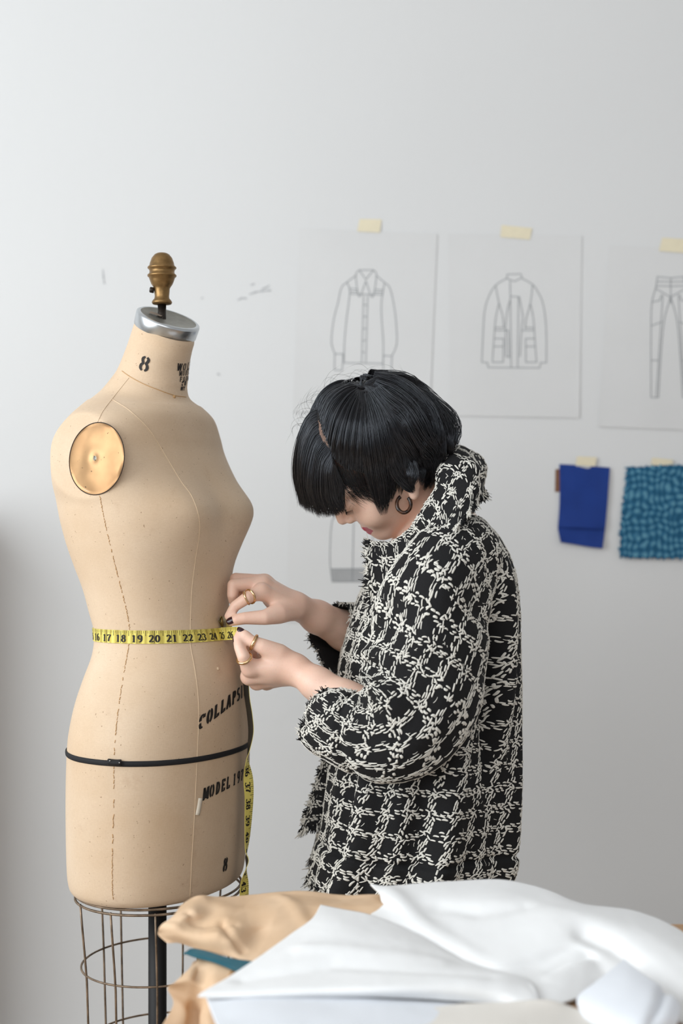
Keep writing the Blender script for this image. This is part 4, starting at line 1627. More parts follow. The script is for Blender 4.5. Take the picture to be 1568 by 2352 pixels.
# side locks in front of the ear
for g, n, rad in (
        ([(836, 910), (842, 965), (846, 1020), (852, 1075), (862, 1125), (873, 1180)], 240, .0125),
        ([(842, 915), (856, 970), (864, 1025), (872, 1080), (880, 1130), (880, 1178)], 260, .0140),
        ([(846, 912), (868, 960), (880, 1015), (890, 1065), (896, 1110), (892, 1150)], 220, .0125),
        ([(850, 915), (878, 960), (896, 1000), (912, 1045), (922, 1090), (918, 1132)], 220, .0120),
        ([(852, 910), (890, 955), (918, 1000), (948, 1035), (968, 1062), (960, 1112)], 240, .0130),
        ([(858, 905), (905, 950), (944, 985), (975, 1025), (990, 1068), (980, 1120)], 240, .0130),
        ([(900, 990), (930, 1015), (960, 1050), (975, 1090), (962, 1124)], 160, .0100),
        ([(880, 1000), (898, 1045), (922, 1090), (945, 1112), (950, 1124)], 160, .0105),
        ([(890, 1040), (910, 1080), (935, 1108), (944, 1122)], 120, .0090),
        ([(876, 960), (896, 1010), (914, 1056), (928, 1092), (938, 1114)], 200, .0115), ([(884, 950), (908, 1000), (930, 1050), (944, 1090), (946, 1118)], 200, .0115)):
    lock(G2(g, .009), n, rad, .40, .0012, 1.2)
# back of the head: loose waves
for g, n, rad, wv in (
        ([(872, 872), (925, 880), (975, 915), (1010, 965), (1022, 1020), (1006, 1085)], 260, .0150, .0055),
        ([(862, 880), (910, 893), (955, 930), (990, 980), (1006, 1030), (998, 1096)], 260, .0150, .0065),
        ([(856, 890), (895, 908), (935, 945), (970, 990), (995, 1040), (990, 1112)], 260, .0150, .0075),
        ([(856, 900), (888, 930), (925, 962), (958, 1008), (985, 1055), (975, 1118)], 240, .0140, .0075),
        ([(930, 890), (965, 915), (1000, 955), (1020, 1000), (1020, 1050)], 180, .0120, .0080),
        ([(900, 876), (945, 890), (990, 930), (1014, 975), (1024, 1010)], 160, .0100, .0030),
        ([(940, 930), (975, 960), (1002, 1000), (1014, 1050), (1004, 1098)], 180, .0120, .0085),
        ([(850, 880), (882, 868), (915, 872), (950, 892), (985, 925)], 150, .0080, .0010)):
    for _k in range(3):
        lock(G2(g, .004 + .003 * _k) + hr.normal(0, .0035, (1, 3)), n // 3, rad * .75, .6, wv, hr.uniform(1.2, 2.4))
# round curls on the upper back
for cx, cy, R, ph in ((918, 922, 30, .2), (962, 962, 28, 1.2), (990, 1022, 22, 2.0), (905, 968, 26, 4.4)):
    pts = []
    for a in np.linspace(0, 2.9, 10):
        pts.append(hp(cx + R * math.cos(a + ph) * (1 - .05 * a), cy + R * .9 * math.sin(a + ph) * (1 - .05 * a), .010 + .004 * math.sin(a)))
    lock(pts, 150, .0100, .5, .002, 1, both=True, taper=.5)

# thin short hair at the temple
n = 300
C = np.zeros((n, KS, 3))
for k in range(n):
    u = hr.uniform(0, 1)
    x0, y0 = 764 + 80 * u + hr.normal(0, 6), 1072 + 16 * u + hr.normal(0, 8)
    x3, y3 = x0 + hr.uniform(35, 60), y0 + hr.uniform(55, 78) - 12 * u
    g = G2([(x0, y0), (x0 + (x3 - x0) * .2, y0 + (y3 - y0) * .45), (x0 + (x3 - x0) * .55, y0 + (y3 - y0) * .8), (x3, y3)], .0012)
    C[k] = catmull(g, KS)
strands(C, .00018 * hr.uniform(.6, 1.3, n)); strands(mirror(C), .00018 * hr.uniform(.6, 1.3, n))
# flyaways
n = 110
C = np.zeros((n, KS, 3))
for k in range(n):
    a = hr.uniform(-2.9, -.15)
    x, y = 852 + 168 * math.cos(a), 1022 + 148 * math.sin(a)
    p = hp(x, y, .002)
    d = nrm(np.array([math.cos(a), hr.normal(0, .4), -math.sin(a)]))
    tg = nrm(np.array([-math.sin(a), hr.normal(0, .3), -math.cos(a)])) * hr.choice([-1, 1])
    L = hr.uniform(.012, .040)
    C[k] = catmull([p - d * .012, p + d * L * .25 + tg * L * .3, p + d * L * hr.uniform(.3, .55) + tg * L * .75, p + d * L * hr.uniform(.1, .6) + tg * L * 1.3], KS)
strands(C, .00013 * hr.uniform(.7, 1.2, n), 3)
hair = mesh_obj('hair', np.concatenate(HB['v']), np.concatenate(HB['f']), [M_hair, M_scalp, plain('scalp', lin((122, 96, 82)), .7, var=.35, scale=420), plain('matte_hair_base', (.006, .005, .005), .9)], person, True, np.concatenate(HB['m']))  # the base shell under the strands is plain matte black
# band of the small tied tuft
T_ = nrm(hp(838, 880, y=TIE[1]) - hp(824, 915, y=TIE[1]))
e1 = nrm(np.cross(T_, (0, 1, 0))); e2 = np.cross(T_, e1)
mb = MB()
c_ = hp(829, 897, .006)
mb.tube([c_ + e1 * math.cos(a) * .0058 + e2 * math.sin(a) * .0052 for a in np.linspace(0, 2 * PI, 24, endpoint=False)], .0016, 8, closed=True, up=T_)
mb.build('hair_tie', M_elastic, person)
# ================================================================== yellow tape measure
M_tape = plain('yellow_tape', lin((247, 231, 122)), .5, var=.03)
M_tback = plain('tape_back', lin((70, 68, 62)), .5)
M_brass = plain('brass_tip', lin((150, 128, 80)), .3, .9)
TWD = .0193
q1, q2, q3 = hit(238, 1460.5)[0], hit(355, 1464)[0], hit(528, 1454.5)[0]
pn = nrm(np.cross(q2 - q1, q3 - q1)); pn = pn * np.sign(pn[2])


def tape_z(x, y):
    return q2[2] - (pn[0] * (x - q2[0]) + pn[1] * (y - q2[1])) / pn[2]


Cp, Wp, Np = [], [], []
for t in np.linspace(2 * PI - .10, -.10, 260):
    d = FWD * math.cos(t) + RGT * math.sin(t)
    base = AX + d * .10
    z = tape_z(base[0], base[1])
    lift = .0175 * float(np.clip((t - 1.15 * PI) / (.8 * PI), 0, 1))
    k = int(np.argmin(np.abs(ZR - z)))
    tt = (t + PI) % (2 * PI) - PI
    j = int(np.argmin(np.abs(TH - tt)))
    p = G[k, j].copy()
    z = tape_z(p[0], p[1]) + lift
    ex = .0011 + (.0014 if t > 1.8 * PI else 0)
    pa, na = snap(np.array([p[0], p[1], z + TWD / 2]), ex)
    pb, nb_ = snap(np.array([p[0], p[1], z - TWD / 2]), ex)
    pm, nm = snap(np.array([p[0], p[1], z]), ex)
    oa = nrm(nm * (1, 1, 0))
    wv_ = nrm(pa - pb)
    c_ = (pa + pb) / 2
    c_ = c_ + oa * max(0, np.dot(pm - c_, oa))
    Cp.append(c_); Np.append(oa); Wp.append(wv_)
# the end leaves the centre front, is pinched and drops
last = Cp[-1]
hang = [(549, 1456, -.072, 0), (558, 1476, -.060, 1), (563, 1510, -.040, 1), (564, 1560, -.030, 120), (567, 1600, -.028, 118), (573, 1640, -.026, 119), (576, 1680, -.026, 117), (571, 1720, -.026, 103), (567, 1745, -.026, 86), (570, 1790, -.026, 47), (572, 1830, -.026, 52), (570, 1880, -.026, 60), (568, 1920, -.026, 70), (566, 1952, -.026, 84), (567, 1972, -.026, 108), (565, 1992, -.026, 93), (562, 2010, -.026, 74), (561, 2035, -.026, 53), (560, 2080, -.026, 50), (562, 2160, -.026, 58), (560, 2260, -.026, 70), (561, 2330, -.026, 64)]
hp_ = catmull([np.concatenate([P(a, b, y), [ph]]) for a, b, y, ph in hang[3:]], 150)
up0 = catmull([last, P(549, 1456, -.072), P(556, 1475, -.070), P(563, 1515, -.045), P(564, 1560, -.030)], 24)[1:-1]
for i, p in enumerate(up0):
    f = (i + 1) / (len(up0) + 1)
    Cp.append(p)
    wa = nrm(UPV * (1 - f) + np.array([math.cos(math.radians(120)), math.sin(math.radians(120)), 0]) * f + np.array([.6, -.2, 0]) * math.sin(f * PI))
    Wp.append(wa); Np.append(None)
for r in hp_:
    Cp.append(r[:3]); a = math.radians(r[3]); Wp.append(np.array([math.cos(a), math.sin(a), 0])); Np.append(None)
Cp = np.array(Cp); Wp = np.array(Wp)
Tt = np.gradient(Cp, axis=0); Tt /= np.linalg.norm(Tt, axis=1)[:, None]
Wp = Wp - Tt * (Wp * Tt).sum(1)[:, None]; Wp /= np.linalg.norm(Wp, axis=1)[:, None]
Nn = np.cross(Tt, Wp)
SL_ = np.concatenate([[0], np.cumsum(np.linalg.norm(np.diff(Cp, axis=0), axis=1))])


def tp(s, h, off):
    return np.array([np.interp(s, SL_, Cp[:, d]) + np.interp(s, SL_, Wp[:, d]) * (h - .5) * TWD + np.interp(s, SL_, Nn[:, d]) * off for d in range(3)]).T


tape = thing('tape_measure', 'yellow tape measure wrapped around the waist of the dress form, its end hanging down', 'tape measure', tuple(q2))
sv = SL_
front = np.stack([tp(sv, h, .0004) for h in np.linspace(1, 0, 5)], 1)
bk = np.stack([tp(sv, h, -.0003) for h in np.linspace(1, 0, 5)], 1)
mb = MB(); mb.grid(front[:, ::-1], 0); mb.grid(bk, 1)
for e in (0, -1):
    mb.grid(np.stack([front[:, e], bk[:, e]], 1), 0)
mb.build('ribbon', [M_tape, M_tback], tape)
# printing: the 20-inch line lies at pixel (355, 1464)
i20 = 120 + int(np.argmin(np.linalg.norm(Cp[120:262] - q2, axis=1)))
s20 = SL_[i20]
mb = MB()
IN = .0254


def bar(s, h0, h1, w):
    hs = np.linspace(h0, h1, 3)
    a = tp(np.full(3, s - w / 2), hs, .0008); b = tp(np.full(3, s + w / 2), hs, .0008)
    mb.grid(np.stack([a, b], 1))


for num in range(12, 47):
    s0 = s20 + (num - 20) * IN
    if s0 < .02 or s0 > SL_[-1] - .01:
        continue
    bar(s0, .04, .97, .0007)
    for k in range(1, 8):
        s = s0 + k * IN / 8
        if s < SL_[-1]:
            bar(s, (.58 if k == 4 else .72 if k % 2 == 0 else .78), .97, .0006 if k == 4 else .0004)
    tx = str(num)
    H_ = .0104
    for side, ch in ((-1, tx[0]), (1, tx[1])):
        v, f = glyph_quads(ch, .1, .25)
        ss = s0 + (side * .0046 - .0034) + v[:, 0] * H_ * 1.1
        mb.add(tp(ss, .11 + v[:, 1] * H_ / TWD, .0008), f)
mb.build('inch_marks', M_ink, tape)
mb = MB()
e = Cp[0]
for s_ in (-1, 1):
    pass
tipg = np.stack([tp(np.linspace(-.0002, .016, 6), h, o) for h, o in ((-.02, .0), (-.02, .0013), (1.02, .0013), (1.02, .0))], 1)
mb.grid(tipg); mb.build('metal_tip', M_brass, tape)
# ================================================================== table with papers and cloth
TZ = .72


def Q(px, py, h):
    """point h above the table top at this pixel"""
    d = (CAMZ - TZ - h) * FPX / (py - 1176.0)
    return P(px, py, d + CAMY)


M_wood = NT('beech_top')
vv = M_wood.obj((1, 14, 1))
M_wood.set(Base_Color=M_wood.ramp(M_wood.noise(vv, 9, 4), [(.3, lin((176, 136, 96))), (.7, lin((200, 160, 118)))]), Roughness=.45)
M_wood = M_wood.m
table = thing('work_table', 'light wooden work table heaped with brown paper and white cloth', 'table', (.5, -.66, 0))
mb = MB(); mb.box((.49, -.668, TZ - .016), (1.24, .60, .032)); o = mb.build('tabletop', M_wood, table, smooth=False)
bv = o.modifiers.new('b', 'BEVEL'); bv.width = .003; bv.segments = 2
mb = MB(); mb.box((.49, -.668, TZ - .075), (1.08, .46, .08)); mb.build('apron', M_wood, table, smooth=False)
for x in (-.02, 1.0):
    for y in (-.43, -.90):
        mb = MB(); mb.box((x, y, (TZ - .034) / 2), (.05, .05, TZ - .034)); mb.build('leg', M_wood, table, smooth=False)


def sheet(name, label, cat, rows, mat, nv=90, nu=140, amp=.003, sc=18, seed=0, thick=.0022, crisp=0.0, group=None, fine=.0002, creases=()):
    g = np.array([[Q(*c) for c in r] for r in rows])
    S = patch(g, nv, nu)
    n = grid_normals(S)
    n *= np.sign(n[..., 2].mean())
    d = amp * value_noise(S * sc, seed) + amp * .5 * value_noise(S * sc * 2.3, seed + 1) + fine * value_noise(S * 90, seed + 2)
    if crisp:
        r = np.random.default_rng(seed + 70)
        warp = value_noise(S * 5, seed + 5)
        for k in range(7):
            an = r.uniform(0, PI); fq = r.uniform(7, 19)
            x = (S[..., 0] * math.cos(an) + S[..., 1] * math.sin(an)) * fq + r.uniform(0, 1) + .35 * value_noise(S * 6, seed + 20 + k)
            tri = np.abs(x - np.round(x)) * 2
            gate = np.clip(value_noise(S * 7, seed + 40 + k) * 2.2 + .2, 0, 1)
            d = d + crisp * (tri - .5) * gate * (9 / fq)
    for pl, A_, w_ in creases:
        c = np.array([Q(*x) for x in pl])
        best = np.full(S.shape[:2], 9.0)
        for a, b in zip(c[:-1], c[1:]):
            t = np.clip(((S - a) @ (b - a)) / ((b - a) @ (b - a)), 0, 1)
            best = np.minimum(best, np.linalg.norm(S - (a + t[..., None] * (b - a)), axis=2))
        d = d + A_ * np.exp(-(best / w_) ** 2)
    S = S + n * d[..., None]
    v, f = gridmesh(S)
    o = mesh_obj(name, v, f, mat, None, True)
    m = o.modifiers.new('s', 'SOLIDIFY'); m.thickness = thick; m.offset = -1
    tag(o, label, cat, group)
    return o


def cloth_mat(name, c, rough=.85):
    m = NT(name)
    v = m.obj()
    m.set(Base_Color=m.ramp(m.noise(v, 8, 3), [(.3, tuple(x * .97 for x in c)), (.7, c)]), Roughness=rough)
    m.b.inputs['Sheen Weight'].default_value = .15
    m.bump(m.noise(v, 900, 2), .12, .0004)
    return m.m


M_white = cloth_mat('white_cotton', (.90, .905, .905))
M_bluew = cloth_mat('blue_white_cotton', (.82, .85, .90))
M_cream = cloth_mat('cream_cotton', (.80, .76, .70))
M_kraft = NT('brown_paper')
vv = M_kraft.obj()
M_kraft.set(Base_Color=M_kraft.ramp(M_kraft.noise(vv, 22, 4), [(.3, lin((218, 184, 148))), (.7, lin((228, 197, 164)))]), Roughness=.7)
M_kraft.bump(M_kraft.noise(vv, 160, 3), .12, .0006)
M_kraft = M_kraft.m
M_teal = cloth_mat('teal_felt', lin((10, 90, 106)))

sheet('brown_paper', 'crumpled sheet of brown paper bulging over the left end of the table', 'paper', [
    [(416, 2079, .046), (440, 2066, .048), (466, 2058, .052), (496, 2060, .047), (580, 2051, .047), (700, 2049, .047), (820, 2053, .046), (1010, 2066, .042)],
    [(396, 2104, .040), (440, 2092, .046), (480, 2096, .040), (520, 2084, .045), (600, 2088, .042), (720, 2084, .042), (820, 2090, .040), (1010, 2106, .034)],
    [(368, 2132, .026), (410, 2120, .036), (460, 2122, .032), (520, 2114, .038), (600, 2122, .030), (700, 2120, .032), (800, 2130, .026), (980, 2150, .016)],
    [(364, 2146, .016), (400, 2146, .024), (460, 2152, .024), (530, 2156, .026), (590, 2152, .018), (660, 2165, .020), (740, 2175, .014), (820, 2190, .010)],
    [(384, 2166, .008), (416, 2168, .010), (466, 2182, .008), (526, 2197, .006), (580, 2214, .005), (640, 2226, .005), (720, 2236, .004), (790, 2246, .003)]],
    M_kraft, nv=120, nu=200, amp=.0008, sc=20, seed=3, thick=.0006, crisp=.0036, fine=.0, creases=[
        ([(508, 2116, .038), (530, 2142, .032), (556, 2180, .014)], -.006, .006), ([(430, 2096, .044), (446, 2100, .044)], -.004, .005), ([(368, 2124, .03), (420, 2132, .034), (500, 2146, .03)], .004, .006),
        ([(420, 2112, .036), (470, 2124, .034), (540, 2120, .036)], -.003, .006), ([(640, 2060, .046), (700, 2110, .036), (760, 2150, .022)], .003, .010)])
sheet('brown_paper', 'brown paper hanging folded over the left table edge below the teal strip', 'paper', [
    [(446, 2210, .002), (458, 2202, .003), (476, 2206, .002), (500, 2208, .003), (530, 2216, .002), (575, 2230, .001)],
    [(404, 2254, -.010), (440, 2246, -.006), (464, 2258, -.012), (490, 2262, -.008), (530, 2270, -.01), (580, 2280, -.012)],
    [(385, 2270, -.020), (426, 2286, -.028), (456, 2300, -.034), (484, 2310, -.030), (530, 2315, -.034), (590, 2320, -.035)],
    [(398, 2306, -.036), (430, 2326, -.045), (444, 2330, -.052), (476, 2344, -.048), (530, 2350, -.05), (590, 2355, -.052)],
    [(372, 2356, -.060), (414, 2372, -.068), (446, 2380, -.075), (480, 2390, -.07), (530, 2395, -.072), (590, 2400, -.075)]],
    M_kraft, nv=110, nu=120, amp=.0006, sc=18, seed=13, thick=.0006, crisp=.005, fine=.0, creases=[([(458, 2216, .002), (452, 2260, -.008), (440, 2330, -.05), (446, 2380, -.075)], -.008, .006)])
sheet('fabric_strip', 'narrow teal strip poking out from under the crumpled brown paper', 'fabric', [
    [(421, 2187, .010), (446, 2182, .010), (482, 2190, .009), (526, 2203, .007), (578, 2210, .006), (640, 2216, .005)],
    [(422, 2189, .008), (447, 2192, .008), (482, 2202, .007), (520, 2213, .005), (566, 2222, .004), (632, 2232, .003)],
    [(424, 2192, .007), (449, 2201, .006), (480, 2209, .005), (512, 2220, .003), (552, 2234, .002), (624, 2246, .002)]],
    M_teal, nv=24, nu=70, amp=.0008, seed=23, thick=.0018)
# white cloth
sheet('white_cloth', 'smooth white cloth with a turned-up corner, heaped highest beside the jacket hem', 'cloth', [
    [(850, 2033, .058), (884, 2040, .056), (930, 2036, .056), (1030, 2028, .058), (1150, 2024, .060), (1245, 2044, .056), (1335, 2080, .048), (1450, 2096, .044), (1545, 2134, .036), (1660, 2215, .022)],
    [(876, 2062, .050), (906, 2068, .050), (960, 2072, .048), (1050, 2070, .052), (1150, 2066, .056), (1250, 2072, .054), (1345, 2092, .052), (1455, 2116, .046), (1556, 2160, .036), (1668, 2240, .022)],
    [(884, 2082, .042), (930, 2098, .042), (990, 2112, .038), (1075, 2124, .038), (1165, 2106, .046), (1262, 2094, .054), (1360, 2112, .052), (1470, 2146, .044), (1564, 2194, .034), (1672, 2270, .020)],
    [(850, 2112, .033), (950, 2130, .034), (1030, 2160, .028), (1105, 2172, .028), (1188, 2150, .036), (1285, 2130, .046), (1380, 2148, .042), (1474, 2190, .034), (1570, 2236, .026), (1676, 2300, .016)],
    [(900, 2146, .024), (992, 2166, .024), (1062, 2194, .020), (1130, 2210, .020), (1212, 2192, .026), (1308, 2164, .036), (1388, 2188, .030), (1470, 2232, .022), (1566, 2270, .018), (1676, 2330, .012)],
    [(980, 2190, .012), (1040, 2204, .014), (1092, 2220, .014), (1160, 2236, .012), (1240, 2226, .014), (1326, 2192, .026), (1394, 2226, .018), (1464, 2262, .012), (1556, 2296, .010), (1670, 2350, .006)],
    [(1040, 2222, .003), (1084, 2232, .005), (1126, 2244, .010), (1180, 2262, .012), (1256, 2264, .014), (1332, 2236, .018), (1400, 2262, .008), (1460, 2290, .006), (1550, 2318, .004), (1664, 2370, .003)],
    [(1056, 2240, .001), (1096, 2252, .002), (1140, 2276, .003), (1200, 2310, .003), (1266, 2312, .004), (1326, 2296, .005), (1384, 2290, .003), (1450, 2316, .002), (1540, 2344, .002), (1660, 2390, .002)]],
    M_white, nv=140, nu=220, amp=.0016, sc=8, seed=33, thick=.0025, creases=[
        ([(1272, 2242, .012), (1310, 2216, .018), (1348, 2196, .026)], -.004, .008), ([(1262, 2262, .010), (1306, 2234, .016), (1352, 2208, .026)], .003, .010),
        ([(1340, 2140, .046), (1400, 2168, .038), (1470, 2222, .026), (1540, 2284, .014)], -.009, .013), ([(1360, 2180, .04), (1420, 2226, .026), (1480, 2276, .012)], .004, .012),
        ([(900, 2050, .055), (960, 2110, .040), (1040, 2170, .026), (1080, 2206, .016)], .003, .014), ([(1010, 2080, .05), (1100, 2100, .045), (1200, 2090, .05)], -.004, .014)])
sheet('white_cloth', 'bright white cloth whose left corner reaches the table edge over the brown paper', 'cloth', [
    [(736, 2084, .042), (782, 2094, .040), (840, 2104, .040), (900, 2124, .036), (960, 2152, .030), (1010, 2180, .022), (1060, 2204, .016), (1110, 2222, .012)],
    [(716, 2116, .038), (780, 2128, .040), (850, 2142, .038), (925, 2160, .034), (1000, 2184, .026), (1060, 2208, .018), (1120, 2228, .012), (1176, 2240, .010)],
    [(664, 2152, .030), (750, 2162, .034), (840, 2172, .034), (930, 2188, .030), (1020, 2210, .022), (1090, 2226, .018), (1150, 2238, .016), (1205, 2248, .014)],
    [(590, 2206, .020), (690, 2200, .026), (800, 2205, .028), (920, 2216, .026), (1030, 2228, .024), (1110, 2236, .024), (1176, 2244, .022), (1222, 2264, .018)],
    [(520, 2252, .012), (640, 2244, .018), (770, 2242, .022), (900, 2242, .026), (1040, 2244, .028), (1130, 2250, .026), (1196, 2264, .020), (1234, 2292, .012)],
    [(468, 2282, .010), (590, 2278, .014), (730, 2274, .018), (880, 2272, .022), (1040, 2270, .022), (1140, 2278, .018), (1196, 2296, .012), (1234, 2320, .006)],
    [(454, 2290, .008), (580, 2290, .008), (730, 2288, .009), (880, 2288, .010), (1040, 2296, .008), (1140, 2306, .006), (1186, 2322, .004), (1220, 2340, .002)]],
    M_white, nv=130, nu=190, amp=.0014, sc=9, seed=44, thick=.0025, creases=[
        ([(560, 2250, .016), (760, 2226, .022), (960, 2236, .024), (1120, 2252, .022)], -.004, .012), ([(700, 2180, .03), (860, 2196, .03), (1010, 2216, .022)], .003, .014)])
sheet('white_cloth', 'small folded bluish white cloth lying at the right end of the table front', 'cloth', [
    [(1434, 2211, .030), (1462, 2236, .032), (1490, 2258, .032), (1520, 2276, .030), (1544, 2296, .026)],
    [(1408, 2234, .028), (1442, 2258, .032), (1478, 2280, .032), (1518, 2302, .030), (1556, 2318, .022)],
    [(1370, 2266, .022), (1412, 2290, .027), (1456, 2314, .028), (1502, 2334, .026), (1552, 2346, .018)],
    [(1332, 2298, .012), (1376, 2320, .018), (1424, 2344, .020), (1476, 2364, .018), (1540, 2372, .010)],
    [(1344, 2340, .004), (1380, 2362, .006), (1424, 2384, .008), (1476, 2400, .006), (1532, 2400, .004)]],
    M_bluew, nv=80, nu=90, amp=.0010, sc=12, seed=55, thick=.004, creases=[([(1524, 2278, .03), (1516, 2310, .03), (1496, 2350, .024)], -.007, .006)])
sheet('cream_cloth', 'cream cloth with a pointed corner lying in front of the white cloths', 'cloth', [
    [(960, 2322, .004), (1060, 2310, .006), (1160, 2306, .008), (1256, 2300, .014), (1310, 2316, .008), (1352, 2334, .004)],
    [(950, 2362, .004), (1060, 2360, .006), (1160, 2352, .008), (1256, 2336, .008), (1316, 2348, .005), (1370, 2362, .003)],
    [(940, 2420, .002), (1060, 2420, .003), (1160, 2420, .004), (1260, 2420, .004), (1330, 2420, .003), (1400, 2420, .002)]],
    M_cream, nv=60, nu=80, amp=.001, sc=14, seed=66, thick=.002)
sheet('grey_cloth', 'thin pale blue-grey cloth along the front of the table below the bright white cloth', 'cloth', [
    [(472, 2288, .002), (560, 2284, .004), (700, 2282, .004), (840, 2282, .004), (960, 2290, .003), (1060, 2304, .002), (1150, 2330, .002)],
    [(484, 2322, .003), (580, 2312, .007), (700, 2314, .008), (840, 2318, .008), (960, 2332, .006), (1060, 2348, .004), (1150, 2372, .002)],
    [(506, 2380, .002), (600, 2376, .004), (700, 2380, .005), (840, 2384, .005), (960, 2390, .004), (1070, 2398, .002), (1160, 2400, .001)],
    [(530, 2450, .001), (620, 2450, .002), (720, 2450, .002), (850, 2450, .002), (970, 2450, .002), (1080, 2450, .001), (1170, 2450, .001)]],
    M_bluew, nv=80, nu=120, amp=.0012, sc=14, seed=77, thick=.0015)
# ================================================================== drawings and swatches on the wall
M_sheet = plain('tracing_paper', (.745, .747, .745), .7, var=.02, scale=5)
M_pencil = plain('pencil_line', lin((142, 146, 149)), .8)
M_mask = plain('masking_tape', lin((236, 226, 198)), .7, var=.03)
M_hatch = plain('pencil_hatch', lin((172, 173, 174)), .8, var=.05)


def PW(px, py, off=.0005):
    return P(px, py, WALLY - off)


def quad_pt(c, u, v):
    tl, tr, br, bl = c
    return (tl * (1 - u) + tr * u) * (1 - v) + (bl * (1 - u) + br * u) * v


def wall_sheet(label, cn, lines, tape, seed, hatch=None, group=None):
    c = [PW(*p) for p in cn]
    n = 30
    Gs = np.zeros((n, n, 3))
    for i, v in enumerate(np.linspace(0, 1, n)):
        for j, u in enumerate(np.linspace(0, 1, n)):
            p = quad_pt(c, u, v)
            lift = .0005 + .006 * max(0, v - .6) ** 2 + .012 * max(0, abs(u - .5) - .46) * v * max(0, v - .3) + .0003 * (1 + value_noise(np.array([u * 3, v * 3, seed]), seed))
            p = p + np.array([0, -lift, 0])
            Gs[i, j] = p
    root = thing('garment_sketch', label, 'drawing', tuple(c[0] * .5 + c[1] * .5), group)
    mb = MB(); mb.grid(Gs)
    o = mb.build('sheet', M_sheet, root, smooth=False)
    so = o.modifiers.new('s', 'SOLIDIFY'); so.thickness = .0002
    bv = BVHTree.FromPolygons([Vector(p) for p in Gs.reshape(-1, 3)], gridmesh(Gs)[1])

    def on(px, py, off):
        d = (Vector(P(px, py, 0)) - Vector((0, CAMY, CAMZ))).normalized()
        h = bv.ray_cast(Vector((0, CAMY, CAMZ)), d)
        return (np.array(h[0]) if h[0] is not None else PW(px, py, .003)) - d_y(off)

    def d_y(o):
        return np.array([0, o, 0])
    mb = MB()
    for l in lines:
        pts = np.array([on(x, y, .0006) for x, y in (catmull(l, len(l) * 5) if len(l) > 2 and l[0] != l[-1] and len(l) > 3 else l)])
        for a, b in zip(pts[:-1], pts[1:]):
            t = nrm(b - a); s = np.array([-t[2], 0, t[0]]) * .0008
            e = t * .0004
            mb.add([a - e + s, b + e + s, b + e - s, a - e - s], [(0, 1, 2, 3)])
    mb.build('pencil_drawing', M_pencil, root, smooth=False)
    if hatch:
        mb = MB(); mb.add([on(x, y, .0004) for x, y in hatch], [tuple(range(len(hatch)))])
        mb.build('pencil_shading', M_hatch, root, smooth=False)
    mb = MB(); tp_ = [PW(x, y, .0) for x, y in tape]
    mb.add([np.array([p[0], WALLY - (.0028 if k in (2, 3) else .0008), p[2]]) for k, p in enumerate(tp_)], [(0, 1, 2, 3)])
    t_ = mb.build('masking_tape', M_mask, root, smooth=False)
    so = t_.modifiers.new('s', 'SOLIDIFY'); so.thickness = .0003
    return root


def sc(lines, ox, oy, k):
    return [[(ox + x / k, oy + y / k) for x, y in l] for l in lines]


D1 = [[(645, 550), (775, 550)], [(645, 550), (705, 635), (775, 550)], [(645, 550), (615, 600), (645, 790), (705, 650)], [(775, 550), (800, 600), (765, 795), (705, 650)],
      [(615, 600), (535, 660), (485, 710), (455, 840), (415, 1000), (395, 1180), (405, 1250), (425, 1300)], [(800, 600), (870, 660), (920, 710), (955, 850), (975, 1000), (985, 1180), (970, 1260), (940, 1320)],
      [(535, 660), (560, 730), (550, 850), (530, 1000), (512, 1200), (508, 1385)], [(508, 1385), (860, 1392)], [(872, 670), (860, 740), (845, 850), (848, 1000), (862, 1200), (860, 1392)],
      [(560, 715), (632, 722)], [(560, 742), (638, 746)], [(558, 765), (860, 772)], [(785, 725), (860, 728)], [(775, 748), (860, 750)], [(685, 780), (668, 1390)], [(722, 780), (705, 1390)],
      [(682, 865), (712, 865)], [(685, 970), (712, 970)], [(678, 1078), (704, 1078)], [(676, 1185), (702, 1185)], [(670, 1290), (696, 1290)],
      [(425, 1305), (500, 1305)], [(500, 1305), (492, 1455)], [(492, 1455), (422, 1450)], [(422, 1450), (425, 1305)], [(862, 1320), (940, 1325)], [(940, 1325), (935, 1472)], [(935, 1472), (862, 1468)], [(862, 1468), (862, 1320)]]
D2 = [[(455, 415), (540, 412)], [(540, 412), (548, 435)], [(548, 435), (500, 460)], [(500, 460), (450, 440)], [(450, 440), (455, 415)], [(450, 440), (380, 485), (335, 560), (310, 650), (300, 800), (293, 972)], [(293, 972), (330, 975)], [(330, 975), (332, 1005)], [(332, 1005), (660, 1008)],
      [(660, 1008), (665, 975)], [(665, 975), (702, 975)], [(702, 975), (700, 750), (680, 600), (650, 530), (615, 480), (548, 440)], [(380, 485), (400, 590), (425, 680), (432, 755)], [(615, 480), (600, 600), (575, 690), (568, 760)],
      [(400, 600), (380, 700), (368, 850), (360, 972)], [(600, 600), (620, 700), (630, 850), (640, 972)], [(472, 455), (478, 1005)], [(478, 555), (530, 557)], [(525, 557), (520, 1005)], [(475, 570), (455, 640), (443, 760), (445, 935)], [(445, 935), (470, 940)],
      [(530, 557), (552, 680), (545, 760), (535, 935)], [(378, 752), (435, 752)], [(378, 770), (460, 770)], [(460, 770), (465, 940)], [(545, 770), (625, 770)], [(568, 752), (625, 752)], [(372, 822), (430, 822)], [(430, 822), (428, 972)], [(428, 972), (362, 972)], [(372, 872), (428, 872)],
      [(570, 822), (630, 822)], [(570, 822), (572, 972)], [(572, 972), (640, 972)], [(572, 872), (632, 872)]]
